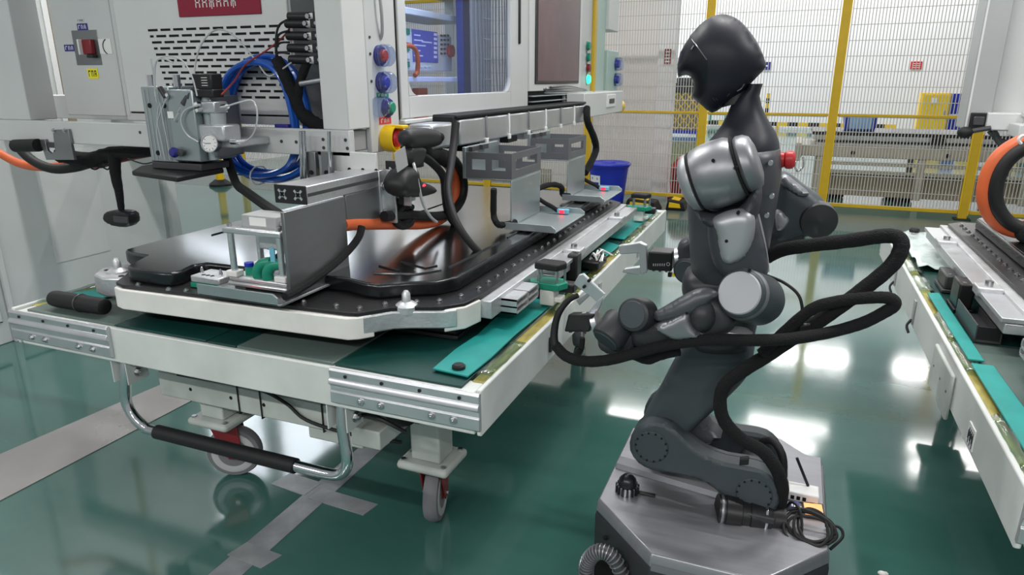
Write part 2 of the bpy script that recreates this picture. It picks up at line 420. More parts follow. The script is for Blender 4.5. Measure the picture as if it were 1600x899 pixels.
# ------------------------------------------------------------------ yellow safety fence
FY = 8.9
PX = [-8.35, -6.88, -5.42, -3.95, -2.50, -1.05, .40, 1.85, 3.30, 4.75]
where = {-8.35: 'far left', -6.88: 'left of the machine', -5.42: 'behind the slotted cabinet', -3.95: 'under the grey machine', -2.50: 'behind the blue bucket', -1.05: 'behind the robot head', .40: 'behind the robot shoulder', 1.85: 'behind the right cart', 3.30: 'right of the right cart', 4.75: 'far right'}
for x in PX:
    t = thing('fence_post', 'yellow square fence post ' + where[x], 'post', (x, FY, 0), 'posts of the yellow safety fence')
    B(x-.045, x+.045, FY-.03, FY+.03, .01, 2.55).build('post', 'yellow_paint', t, bevel=.006)
    B(x-.08, x+.08, FY-.07, FY+.07, 0, .012).build('foot_plate', 'black_plastic', t, bevel=.003)
    for s_ in (-1, 1): B(x+s_*.045-.004, x+s_*.045+.004, FY-.034, FY-.028, .05, 2.5).build('edge_highlight', 'yellow_bright', t)  # brighter yellow slivers paint a highlight along the post edges
pan_where = ['at the far left', 'left of the machine', 'behind the slotted cabinet', 'under the grey machine', 'behind the blue bucket', 'behind the robot head', 'behind the beige rack', 'right of the red sign', 'at the far right']
pm = None
for i in range(len(PX)-1):
    x0, x1 = PX[i]+.05, PX[i+1]-.05; xc = (PX[i]+PX[i+1])/2
    t = thing('safety_fence', 'yellow framed wire mesh panel of the fence ' + pan_where[i], 'fence', (xc, FY, 0), 'mesh panels of the yellow safety fence')
    if pm is None:
        mb = MB(); n = 40; hw = .66
        for k in range(n+1):
            x = xc-hw+2*hw*k/n; mb.box(x-.0044, x+.0044, FY-.002, FY+.002, .1, 2.5)
        for k in range(15):
            z = .1+k*.165; mb.box(xc-hw, xc+hw, FY-.006, FY-.002, z-.0038, z+.0038)
        pm = mb.build('wire_mesh', 'wire', t, smooth=False); pm['kind'] = 'stuff'; pm0 = pm
    else:
        c = pm0.copy(); col.objects.link(c); c.parent = t
    B(x0, x1, FY-.018, FY+.018, .06, .10).build('bottom_rail', 'yellow_paint', t, bevel=.004)
    B(x0, x1, FY-.012, FY+.012, 1.095, 1.125).build('middle_rail', 'yellow_paint', t, bevel=.004)
    B(x0, x1, FY-.018, FY+.018, 2.5, 2.54).build('top_rail', 'yellow_paint', t, bevel=.004)

# ------------------------------------------------------------------ behind the fence
# beige pallet rack with a tray on it
t = thing('pallet_rack', 'beige transfer rack with dark tray behind the fence on the right', 'rack', (1.4, 10, 0))
B(.05, 3.6, 9.7, 10.7, .56, .70).build('frame_beam', 'rack_cream', t, bevel=.01)
B(.05, .12, 9.68, 10.7, .50, .72).build('end_plate', 'rack_cream', t, bevel=.01)
for x in (.72, 1.75, 2.8): MB().cyl((x, 9.69, .62), (x, 9.70, .62), .025, n=14).build('hole_cap', 'black_plastic', t)
for x in (.35, 1.5, 2.6, 3.5):
    for y in (9.75, 10.6): B(x-.04, x+.04, y-.04, y+.04, .06, .56).build('leg', 'rack_cream', t, bevel=.006)
for z in (.36, .46): B(.35, 3.5, 9.74, 9.79, z, z+.035).build('cross_bar', 'rack_cream', t, bevel=.004)
B(.3, 3.55, 9.86, 9.9, .06, .34).build('lower_panel', 'beige', t, bevel=.005)
for x in (.4, 1.3, 2.2, 3.2): MB().cyl((x, 9.78, .0), (x, 9.78, .06), .03, n=12).build('foot', 'black_plastic', t)
MB().tube([(.12, 9.72, .56), (.06, 9.70, .45), (.10, 9.70, .36), (.16, 9.72, .42), (.15, 9.72, .54)], .014, closed=False).build('handle', 'chrome', t)
t = thing('storage_tray', 'flat tray with black rim lying on the beige rack', 'tray', (1.8, 10.1, .7))
B(.30, 3.4, 9.74, 10.6, .702, .74).build('body', 'paint_grey_light', t, bevel=.006)
B(.28, 3.42, 9.72, 10.62, .74, .765).build('seal', 'pack_flange', t, bevel=.004)
B(.24, 3.45, 9.73, 10.6, .765, .83).build('side_rail', 'aluminium_soft', t, bevel=.006)
B(.22, 3.46, 9.72, 10.61, .83, .875).build('rim', 'pack_flange', t, bevel=.005)
B(1.55, 1.70, 9.66, 9.73, .745, .83).build('clamp_block', 'black_plastic', t, bevel=.006)
for x in (.45, .95, 2.2, 2.9): MB().cyl((x, 9.71, .80), (x, 9.73, .80), .02, n=10).build('rail_screw', 'bolt_steel', t)
t = thing('tote', 'blue plastic tote standing on the tray behind the fence', 'crate', (.77, 10.0, .876))
prof = [(.60, .876), (.94, .876), (.96, 1.06), (.575, 1.06)]
MB().prism([(x, 9.85, z) for x, z in prof], (0, .30, 0)).build('body', 'blue_crate', t, bevel=.01)
B(.565, .97, 9.84, 10.16, 1.06, 1.075).build('rim', 'blue_plastic', t, bevel=.004)
B(.64, .90, 9.835, 9.85, .90, 1.05).build('front_panel', 'crate_liner', t, bevel=.006)
for x in (.605, .925): B(x-.012, x+.012, 9.835, 9.85, .89, 1.06).build('rib', 'blue_plastic', t, bevel=.003)
for x, s in ((.55, 'left'), (1.35, 'right')):
    t = thing('rack_motor', 'black boxy drive unit standing under the rack, the ' + s + ' one', 'motor', (x, 10.2, 0))
    B(x-.16, x+.16, 10.0, 10.3, 0, .20).build('housing', 'black_plastic', t, bevel=.03)
    MB().cyl((x, 9.93, .1), (x, 10.0, .1), .07, n=16).build('shaft_cover', 'dark_grey_plastic', t, bevel=.004)
    for k in range(5): B(x-.12+k*.06-.008, x-.12+k*.06+.008, 9.99, 10.0, .12, .18).build('cooling_rib', 'dark_grey_plastic', t)
# yellow cabinet and blue boards far back
t = thing('yellow_cabinet', 'yellow steel cabinet with white note against the far wall', 'cabinet', (3.6, 23.3, 0))
B(3.26, 3.98, 23.0, 23.5, 0, 1.14).build('body', 'yellow_bright', t, bevel=.01)
B(3.29, 3.95, 22.98, 23.0, .05, 1.10).build('door', 'yellow_bright', t, bevel=.004)
B(3.52, 3.64, 22.97, 22.98, .86, 1.0).build('note', 'label_white', t)
B(3.86, 3.89, 22.95, 22.98, .5, .68).build('handle', 'bolt_steel', t, bevel=.004)
for x, m, l in ((4.22, 'blue_plastic', 'blue upright board beside the yellow cabinet'), (4.62, 'yellow_bright', 'narrow yellow upright board right of the blue board'), (5.75, 'yellow_bright', 'yellow board at the right behind the machine column'), (6.1, 'black_plastic', 'dark upright board behind the machine column')):
    t = thing('upright_board', l, 'board', (x, 23.3, 0), 'boards standing against the far wall')
    B(x-.17, x+.17, 23.3, 23.42, .02, 1.12).build('panel', m, t, bevel=.006)
    B(x-.18, x+.18, 23.26, 23.46, 0, .02).build('foot', 'black_plastic', t)
    B(x-.17, x+.17, 23.29, 23.30, .50, .56).build('cross_strip', 'label_white', t)
t = thing('wall_notice', 'small red notice on the white far wall', 'sign', (3.2, 24.6, 1.8))
B(3.05, 3.35, 24.57, 24.6, 1.80, 2.02).build('plate', 'red_plastic', t)
for k in range(3): B(3.09, 3.31, 24.565, 24.57, 1.84+k*.055, 1.855+k*.055).build('print_line', 'label_white', t)
p = AY(1197, 103, 24.56); t = thing('blue_plate', 'small blue number plate on the far wall behind the robot head', 'sign', (p.x, 24.58, p.z-.1))
B(p.x-.13, p.x+.13, 24.56, 24.6, p.z-.12, p.z+.12).build('plate', 'blue_label', t); B(p.x-.05, p.x+.05, 24.55, 24.56, p.z-.02, p.z+.02).build('print_mark', 'label_white', t)
t = thing('wall_notice', 'pale red vertical notice on the partition behind the robot face', 'sign', (-1.85, 9.49, 1.6))
p = AY(1045, 88, 9.44); B(-1.66, -1.58, 9.435, 9.45, p.z-.09, p.z+.09).build('plate', 'red_cable', t)
for k in range(4): B(-1.65, -1.59, 9.432, 9.435, p.z-.075+k*.04, p.z-.055+k*.04).build('print_line', 'label_white', t)
# low guard rail before the far wall with black and yellow bands
t = thing('guard_rail', 'black and yellow banded low guard rail before the far wall', 'guard rail', (-.2, 23.6, 0))
for k in range(20): B(-3.2+k*.3, -3.2+(k+1)*.3, 23.6, 23.68, .10, .22).build('band', 'yellow_bright' if k % 2 else 'black_plastic', t)
for x in (-3.0, -.5, 2.5): B(x-.05, x+.05, 23.6, 23.68, 0, .10).build('leg', 'yellow_paint', t)
t = thing('striped_pole', 'short black and yellow striped pole behind the robot neck', 'pole', (-.8, 22, 0))
for k in range(8): MB().cyl((-.8, 22, k*.14), (-.8, 22, (k+1)*.14), .05, n=10).build('band', 'yellow_bright' if k % 2 else 'black_plastic', t)
# folding lattice gate
t = thing('folding_gate', 'yellow folding lattice barrier standing far behind the fence', 'barrier', (-2.9, 20, 0))
gx0, gx1, gy = -3.30, -2.45, 20.0
for r_ in range(4):
    for c in range(4):
        x = gx0+c*.2125; z = .16+r_*.25
        MB().bar((x, gy, z), (x+.2125, gy, z+.25), .02, .045, (0, 1, 0)).build('lattice_bar', 'yellow_bright', t)
        MB().bar((x+.2125, gy+.024, z), (x, gy+.024, z+.25), .02, .045, (0, 1, 0)).build('lattice_bar', 'yellow_bright', t)
B(gx0-.05, gx0, gy-.02, gy+.06, .05, 1.3).build('end_post', 'black_plastic', t); B(gx1, gx1+.05, gy-.02, gy+.06, .05, 1.3).build('end_post', 'yellow_bright', t)
B(gx0, gx1, gy-.05, gy+.25, 1.16, 1.42).build('top_box', 'black_plastic', t, bevel=.02); B(gx0+.15, gx1-.2, gy, gy+.2, 1.42, 1.55).build('top_unit', 'dark_grey_plastic', t, bevel=.02)
B(gx0, gx1, gy+.10, gy+.14, .12, 1.16).build('back_board', 'beige', t)
B(gx0, gx1, gy-.02, gy+.06, .05, .14).build('bottom_bar', 'blue_plastic', t)
for x in (gx0+.05, gx1-.05): MB().cyl((x, gy, .05), (x+.04, gy, .05), .05, n=14).build('wheel', 'black_rubber', t)
p = AY(1122, 184, 24.56); t = thing('exit_sign', 'small green exit board on the far wall beyond the robot neck', 'sign', (p.x, 24.58, p.z-.1))
B(p.x-.28, p.x+.28, 24.56, 24.6, p.z-.15, p.z+.15).build('plate', 'green_plastic', t, bevel=.004)
B(p.x-.2, p.x+.2, 24.55, 24.56, p.z-.08, p.z+.08).build('arrow_field', 'label_white', t)

# red extinguisher box, bucket, barrier feet in front of the fence
t = thing('extinguisher_box', 'red metal fire extinguisher box on the floor behind the fence', 'fire box', (-1.28, 9.2, 0))
B(-1.42, -1.12, 9.05, 9.35, .03, .44).build('body', 'red_plastic', t, bevel=.012)
MB().prism([(-1.42, 9.05, .44), (-1.12, 9.05, .44), (-1.17, 9.05, .54), (-1.34, 9.05, .54)], (0, .3, 0)).build('sloped_lid', 'red_plastic', t, bevel=.01)
B(-1.40, -1.14, 9.04, 9.05, .06, .42).build('door', 'red_dark', t, bevel=.004)
B(-1.29, -1.25, 9.025, 9.04, .36, .39).build('latch', 'bolt_steel', t)
B(-1.44, -1.10, 9.03, 9.37, 0, .03).build('plinth', 'red_dark', t)
t = thing('bucket', 'blue plastic bucket with lid and white label near the fence', 'bucket', (-2.02, 8.15, 0))
MB().lathe([(.17, 0), (.185, .01), (.235, .50), (.25, .50), (.25, .53), (.225, .53), (.22, .51), (.165, .02), (.0, .02)], (-2.02, 8.15, 0), (0, 0, 1), 36).build('body', 'blue_plastic', t)
MB().lathe([(.262, .52), (.265, .535), (.25, .55), (.19, .55), (.18, .545), (.09, .545), (.08, .56), (.0, .562)], (-2.02, 8.15, 0), (0, 0, 1), 36).build('lid', 'blue_plastic', t)
lb = MB(); 
def onb(a, z, o=.003): r = .19+.045*z/.5+o; return Vector((-2.02+r*math.sin(a), 8.15-r*math.cos(a), z))
n = 8
for k in range(n):
    a0, a1 = -.95+.75*k/n, -.95+.75*(k+1)/n
    lb.add([onb(a0, .17), onb(a1, .17), onb(a1, .41), onb(a0, .41)], [(0, 1, 2, 3)])
lb.build('label_sheet', 'label_white', t)
for (a0, a1, z0, z1) in ((-.9, -.65, .27, .33), (-.58, -.28, .27, .33), (-.9, -.65, .19, .25), (-.58, -.28, .19, .25)):
    mb = MB()
    for k in range(4):
        b0, b1 = a0+(a1-a0)*k/4, a0+(a1-a0)*(k+1)/4
        mb.add([onb(b0, z0, .005), onb(b1, z0, .005), onb(b1, z1, .005), onb(b0, z1, .005)], [(0, 1, 2, 3)])
    mb.build('print_block', 'blue_plastic', t)
mb = MB(); mb.add([onb(-.75, .36, .005), onb(-.35, .36, .005), onb(-.35, .385, .005), onb(-.75, .385, .005)], [(0, 1, 2, 3)]); mb.build('print_line', 'ink', t)
for x, y, wd, l in ((-1.57, 8.22, .24, 'black and yellow floor barrier foot right of the bucket'), (-1.20, 8.35, .13, 'smaller black and yellow barrier foot beside the fence pillar')):
    t = thing('barrier_foot', l, 'barrier foot', (x, y, 0), 'barrier feet along the fence')
    MB().prism([(x-wd, y-.12, 0), (x+wd*.8, y-.12, 0), (x+wd*.55, y-.12, .11), (x-wd*.8, y-.12, .13)], (0, .24, 0)).build('body', 'black_rubber', t, bevel=.015)
    MB().prism([(x-wd*.7, y-.127, .035), (x+wd*.4, y-.127, .035), (x+wd*.28, y-.127, .085), (x-wd*.66, y-.127, .10)], (0, .01, 0)).build('reflector', 'yellow_bright', t, bevel=.003)
    MB().prism([(x-wd*.5, y-.1, .131), (x+wd*.2, y-.1, .118), (x+wd*.2, y+.1, .118), (x-wd*.5, y+.1, .131)], (0, 0, .006)).build('top_mark', 'yellow_bright', t)
t = thing('paper_scrap', 'small white crumpled paper on the floor at the bottom edge', 'paper', AZ(1378, 900, 0))
c = AZ(1378, 900, 0); MB().sphere(c+Vector((0, 0, .008)), .014, .010, .008, n=9, m=6).build('crumple', 'label_white', t); MB().sphere(c+Vector((.01, .006, .006)), .009, .008, .006, n=7, m=5).build('corner', 'label_white', t)
# yellow bollard seen under the machine
t = thing('bollard', 'yellow bollard with black round foot seen below the machine', 'bollard', (-7.77, 7.79, 0))
MB().lathe([(.16, 0), (.16, .03), (.08, .09), (.0, .09)], (-7.77, 7.79, 0), (0, 0, 1)).build('foot', 'black_rubber', t)
MB().cyl((-7.77, 7.79, .08), (-7.77, 7.79, 1.0), .055).build('post', 'yellow_bright', t)
for z in (.42, .8): MB().cyl((-7.77, 7.79, z), (-7.77, 7.79, z+.07), .057).build('band', 'black_plastic', t)
MB().sphere((-7.77, 7.79, 1.0), .055, rz=.03).build('cap', 'yellow_bright', t)
# ================================================================== transport carts
def hexbolt(p, ax, r=.011, h=.010, parent=None, m='bolt_steel', washer=True):
    mb = MB(); p = Vector(p); ax = Vector(ax).normalized()
    if washer: mb.cyl(p, p+ax*h*.25, r*1.35, n=14)
    mb.cyl(p+ax*h*.2, p+ax*h, r*.95, n=6); mb.cyl(p+ax*h, p+ax*h*1.35, r*.45, n=8)
    return mb.build('bolt', m, parent)
def caster(t, x, y, heading, ztop=.56):
    """leg with plate, red fork and grey wheel; heading = direction of the axle"""
    a = Vector((math.cos(heading), math.sin(heading), 0)); f = Vector((-a.y, a.x, 0))
    c = MB(); c.box(x-.055, x+.055, y-.05, y+.05, .268, ztop).build('caster_leg', 'cart_grey', t, bevel=.006)
    pl = MB().box(x-.095, x+.095, y-.085, y+.085, .238, .268).build('caster_plate', 'cart_grey', t, bevel=.012)
    for sx in (-1, 1):
        for sy in (-1, 1): MB().cyl((x+sx*.075, y+sy*.065, .268), (x+sx*.075, y+sy*.065, .274), .009, n=8).build('plate_bolt', 'bolt_steel', pl)
    o = Vector((x, y, .105)); wc = o+f*.03
    fk = MB(); fk.cyl((x, y, .222), (x, y, .238), .04, n=18)
    fk.obox(o+f*.01+Vector((0, 0, .114)), f*.045, a*.038, Vector((0, 0, .006)))
    for s in (-1, 1):
        p = [o+a*s*.034+f*q[0]+Vector((0, 0, q[1])) for q in ((-.04, .119), (.06, .119), (.065, .05), (.045, -.02), (.015, -.02), (-.02, .06))]
        fk.prism(p, a*.006*s)
    fk.build('fork', 'caster_red', t, bevel=.002)
    MB().lathe([(.082, -.026), (.098, -.024), (.104, -.012), (.105, 0), (.104, .012), (.098, .024), (.082, .026)], wc, a, 40).build('tyre', 'tyre_grey', t)
    hb = MB().lathe([(.056, -.020), (.058, -.027), (.070, -.029), (.083, -.0265), (.083, .0265), (.070, .029), (.058, .027), (.056, .020)], wc, a, 36, cap=False).build('wheel_rim', 'tyre_light', t)
    MB().lathe([(.0, -.019), (.057, -.018), (.057, .018), (.0, .019)], wc, a, 28, cap=False).build('wheel_disc', 'black_rubber', hb)
    MB().lathe([(.0, -.030), (.026, -.029), (.032, -.0195), (.032, .0195), (.026, .029), (.0, .030)], wc, a, 24, cap=False).build('hub', 'caster_red', hb)
    MB().cyl(wc-a*.046, wc+a*.046, .010, n=8).build('axle_bolt', 'bolt_steel', hb)

def end_plate(t, x0, x1, y, sgn=-1):
    """extruded bumper profile on the end beam: ridges and grooves along X"""
    q = [(0, .752), (.010, .756), (.016, .748), (.014, .728), (.020, .722), (.022, .712), (.014, .706), (.012, .690), (.016, .686), (.016, .655), (.010, .650), (0, .650)]
    e = MB().prism([(x0, y+sgn*d, z) for d, z in q], (x1-x0, 0, 0)).build('bumper_profile', 'aluminium_soft', t, bevel=.0015)
    n = 4
    for k in range(n):
        x = x0+(x1-x0)*(.12+.76*k/(n-1)); MB().cyl((x, y+sgn*.013, .738), (x, y+sgn*.018, .738), .005, n=8).build('screw', 'black_plastic', e)
    for f in (.22, .36, .70, .84):
        hexbolt((x0+(x1-x0)*f, y+sgn*.016, .672), (0, sgn, 0), .0085, .008, e)

def cart(ox, oy, W, L, label, right_detail, left_detail, handle=True, casters=()):
    t = thing('transport_cart', label, 'cart', (ox+W/2, oy+L/2, 0), 'white transport carts')
    x0, x1, y0, y1 = ox, ox+W, oy, oy+L
    B(x0+.02, x1-.02, y0+.002, y0+.07, .632, .750).build('front_beam', 'cart_white', t, bevel=.004)
    B(x0+.02, x1-.02, y1-.07, y1-.002, .632, .750).build('rear_beam', 'cart_white', t, bevel=.004)
    sr = {}
    for s, xa, xb in ((-1, x0, x0+.014), (1, x1-.014, x1)):
        sr[s] = B(xa, xb, y0, y1, .632, .760).build('side_rail', 'cart_white', t, bevel=.004)
    end_plate(t, x0, x0+W*.265, y0+.002); end_plate(t, x1-W*.255, x1, y0+.002)
    end_plate(t, x0, x0+W*.265, y1-.002, 1); end_plate(t, x1-W*.255, x1, y1-.002, 1)
    # deck sheets, each a loose board between the rails
    ys = [y0+.07, y0+.07+(L-.14)/3, y0+.07+2*(L-.14)/3, y1-.07]
    cuts = [x0+.058, x0+W*.27, x0+W*.485, x0+W*.55, x0+W*.745, x1-.058]
    mats_ = ['deck_grey', 'deck_green', 'deck_green', 'deck_grey', 'deck_green']
    for j in range(3):
        for i in range(5):
            ya = y0+.012 if j == 0 else ys[j]
            zz = .7505 if j == 0 else .7495
            B(cuts[i]+.002, cuts[i+1]-.002, ya+.002, ys[j+1]-.002, .735 if j else .7502, .757+.0015*((i+j) % 2)).build('deck_board', mats_[i] if j == 0 else 'deck_green', t, bevel=.0015)
    # timber filler and clear film along the two long sides
    for s, xa in ((-1, x0+.014), (1, x1-.056)):
        B(xa+.002, xa+.038, y0+.06, y1-.06, .70, .752).build('timber_strip', 'wood_strip', t, bevel=.003)
        for k in range(9):
            ya = y0+.08+(L-.16)*k/9; yb = ya+(L-.16)/9-.004-.03*random.random()
            xm = xa+.02
            pts = [(xa-.004, ya, .7535), (xa+.010, ya, .762+.004*random.random()), (xa+.030, ya, .759+.004*random.random()), (xa+.046, ya, .7605)]
            V = []; nseg = 7; fs = []
            for q in range(nseg+1):
                yy = ya+(yb-ya)*q/nseg
                for p in pts: V.append((p[0]+random.uniform(-.004, .004), yy, p[2]+random.uniform(0, .006)))
            for q in range(nseg):
                for p in range(3): fs.append((q*4+p, q*4+p+1, q*4+p+5, q*4+p+4))
            if k % 3 != 1 or k > 5: 
                o = MB().add(V, fs).build('film_wrap', 'film_clear', t, ang=80); sm = o.modifiers.new('thick', 'SOLIDIFY'); sm.thickness = .0012
    # underframe
    for x in (ox+.48, ox+W-.40): B(x-.05, x+.05, y0+.22, y1-.22, .52, .632).build('long_beam', 'cart_grey', t, bevel=.005)
    for y in (y0+.32, y0+L/2, y1-.32): B(x0+.30, x1-.46, y-.045, y+.045, .365, .462).build('cross_beam', 'cart_grey', t, bevel=.005)
    for y in (y0+.32, y1-.32):
        for f in (.10, .28, .42, .7): MB().cyl((x0+.35+f*W*.6, y-.046, .415), (x0+.35+f*W*.6, y-.0445, .415), .007, n=10).build('beam_hole', 'slot_black', t)
    if right_detail:
        for y, m in ((y0+.52, 'black_plastic'),):
            l = B(x1, x1+.008, y, y+.05, .665, .715).build('latch', m, t, bevel=.002); B(x1+.008, x1+.011, y+.005, y+.045, .70, .712).build('latch_mark', 'label_yellow', l)
        for y in (y0+1.12, y0+1.85): B(x1, x1+.006, y, y+.035, .66, .73).build('slot_plate', 'paint_grey_mid', t, bevel=.002)
    if left_detail:
        for y in (y0+.62,):
            l = B(x0-.012, x0, y, y+.26, .60, .735).build('hatch_cover', 'cart_grey', t, bevel=.006)
            for q in (.03, .12, .22): MB().cyl((x0-.013, y+q, .675), (x0-.011, y+q, .675), .004, n=6).build('hatch_screw', 'ink', l)
        for y in (y0+1.32, y0+1.85):
            l = B(x0-.006, x0, y, y+.03, .645, .735).build('slot_plate', 'paint_grey_mid', t, bevel=.002)
            MB().tube([(x0-.006, y+.015, .66), (x0-.02, y+.0, .64), (x0-.014, y-.02, .62)], .005, n=6).build('strap_end', 'black_rubber', l)
        l = B(x0-.003, x0, y0+.36, y0+.42, .645, .70).build('code_plate', 'label_white', t)
        for k in range(8): B(x0-.004, x0-.003, y0+.365+.006*k, y0+.368+.006*k, .65+.01*(k % 3), .69-.008*(k % 2)).build('print_mark', 'ink', l)
    if handle:
        h = [(-1.955, 1.46, .615), (-1.957, 1.45, .56), (-1.962, 1.442, .49), (-1.952, 1.44, .445), (-1.925, 1.44, .413), (-1.885, 1.44, .393), (-1.83, 1.44, .388), (-1.28, 1.44, .388), (-1.17, 1.44, .388), (-1.125, 1.44, .396), (-1.100, 1.44, .418), (-1.090, 1.44, .455), (-1.098, 1.445, .51), (-1.105, 1.45, .56), (-1.108, 1.46, .615)]
        h = [(x+ox+2.40, y+oy-1.41, z) for x, y, z in h]
        hb = MB().tube(h, .0175, n=16, k=8).build('handle_bar', 'chrome', t)
        MB().cyl((h[6][0]-.01, h[6][1], .388), (h[7][0], h[7][1], .388), .0235, n=24).build('grip', 'black_rubber', hb)
        for p in (h[0], h[-1]):
            k = MB()
            k.box(p[0]-.034, p[0]-.030, p[1]-.03, p[1]+.05, .545, .632); k.box(p[0]+.030, p[0]+.034, p[1]-.03, p[1]+.05, .545, .632); k.box(p[0]-.034, p[0]+.034, p[1]-.03, p[1]+.05, .628, .632)
            k = k.build('handle_bracket', 'cart_white', t, bevel=.001)
            for s in (-1, 1): hexbolt((p[0]+s*.034, p[1]+.012, .578), (s, 0, 0), .013, .012, k)
    for (x, y, hd) in casters: caster(t, x, y, hd)
    return t

cartL = cart(-2.40, 1.41, 1.75, 2.66, 'white cart with stainless push handle carrying the dark battery pack', True, False,
             casters=((-1.03, 1.83, R(15)), (-1.93, 1.80, R(-62)), (-1.03, 3.6, R(5)), (-1.95, 3.6, R(20))))
# dark gear, boxes and cables hanging under the left cart
B(-1.44, -1.22, 1.70, 1.80, .315, .365).build('junction_box', 'cart_grey', cartL, bevel=.006)
B(-1.13, -1.03, 1.52, 1.64, .45, .51).build('drag_block', 'cart_grey', cartL, bevel=.004)
B(-1.09, -1.01, 1.72, 1.98, .44, .50).build('dark_pad', 'dark_grey_plastic', cartL, bevel=.004)
MB().cyl((-.99, 1.58, .53), (-.99, 1.58, .632), .045, n=20).build('rubber_buffer', 'black_rubber', cartL)
for p in ([(-1.98, 1.67, .475), (-1.8, 1.67, .48), (-1.62, 1.672, .482), (-1.5, 1.67, .45), (-1.42, 1.672, .40), (-1.25, 1.67, .385), (-1.05, 1.67, .395)],
          [(-1.10, 1.50, .56), (-1.04, 1.50, .575), (-.98, 1.5, .56), (-.94, 1.52, .53)], [(-1.06, 1.5, .60), (-1.0, 1.52, .585), (-.96, 1.5, .60), (-.9, 1.5, .615)]):
    MB().tube(p, .006, n=6).build('cable', 'black_rubber', cartL)
for x in (-1.72, -1.62, -1.36):
    MB().tube([(x, 1.682, .362), (x, 1.682, .466), (x, 1.778, .466), (x, 1.778, .362)], .0035, n=5, k=1, closed=True).build('cable_tie', 'black_plastic', cartL)

cartR = cart(.48, 1.40, 1.75, 2.50, 'white cart at the right edge carrying a second battery pack', False, True, handle=False,
             casters=((.92, 1.75, R(10)), (.83, 3.5, R(-20)), (1.85, 1.75, R(0)), (1.85, 3.5, R(0))))

# teal mats laid along the long sides
def teal_mat(pts, z, label, dot):
    t = thing('teal_mat', label, 'mat', (sum(p[0] for p in pts)/len(pts), sum(p[1] for p in pts)/len(pts), z), 'teal anti slip mats on the carts')
    MB().prism([(p[0], p[1], z+(p[2] if len(p) > 2 else 0)) for p in pts], (0, 0, .006)).build('sheet', 'mat_teal', t, bevel=.002)
    for d in dot: MB().lathe([(.018, 0), (.018, .008), (.014, .012), (.0, .012)], (d[0], d[1], z+.006), (0, 0, 1), 18).build('button', 'black_plastic', t)
teal_mat(((-.820, 1.475), (-.712, 1.465), (-.706, 1.60), (-.71, 1.80), (-.700, 2.12), (-.80, 2.16), (-.828, 1.95), (-.815, 1.75), (-.825, 1.62)), .762, 'teal mat strip with black button at the near right corner of the left cart', ((-.755, 1.50),))
teal_mat(((-.77, 2.62), (-.70, 2.60), (-.69, 3.05), (-.76, 3.1)), .762, 'short teal mat piece on the side of the left cart near the far gripper', ())
teal_mat(((-.80, 3.20), (-.70, 3.18), (-.69, 4.0), (-.79, 4.02)), .762, 'teal mat at the far right end of the left cart', ((-.75, 3.97),))
teal_mat(((-2.36, 1.545), (-2.25, 1.50), (-2.19, 1.585), (-2.17, 1.70), (-2.12, 1.80), (-2.28, 1.84), (-2.30, 1.66)), .762, 'teal mat with black knob at the far left corner of the left cart', ((-2.235, 1.545),))
teal_mat(((.515, 1.46), (.575, 1.46), (.565, 2.05), (.512, 2.05)), .762, 'teal mat strip at the near side of the right cart', ())
teal_mat(((.512, 2.08), (.55, 2.08), (.548, 2.75), (.508, 2.73)), .762, 'long teal mat strip along the middle of the right cart side', ())
# crumpled white film sheet on the far corner of the right cart
V = []; fs = []; nx, ny = 14, 16
for j in range(ny+1):
    for i in range(nx+1):
        x = .53+.42*i/nx; y = 3.10+.74*j/ny
        V.append((x, y, .766+.012*math.sin(i*1.3+j*.7)**2+.010*random.random()))
for j in range(ny):
    for i in range(nx): a = j*(nx+1)+i; fs.append((a, a+1, a+nx+2, a+nx+1))
o = solo(MB().add(V, fs), 'plastic_sheet', 'plastic_film', 'crumpled whitish plastic sheet on the far corner of the right cart', 'sheet', ang=60)
sm = o.modifiers.new('thick', 'SOLIDIFY'); sm.thickness = .0015
solo(MB().lathe([(.022, 0), (.024, .012), (.018, .02), (.0, .02)], (.60, 3.78, .786), (0, 0, 1), 18), 'rubber_knob', 'black_rubber', 'black rubber knob on the plastic sheet of the right cart', 'knob')
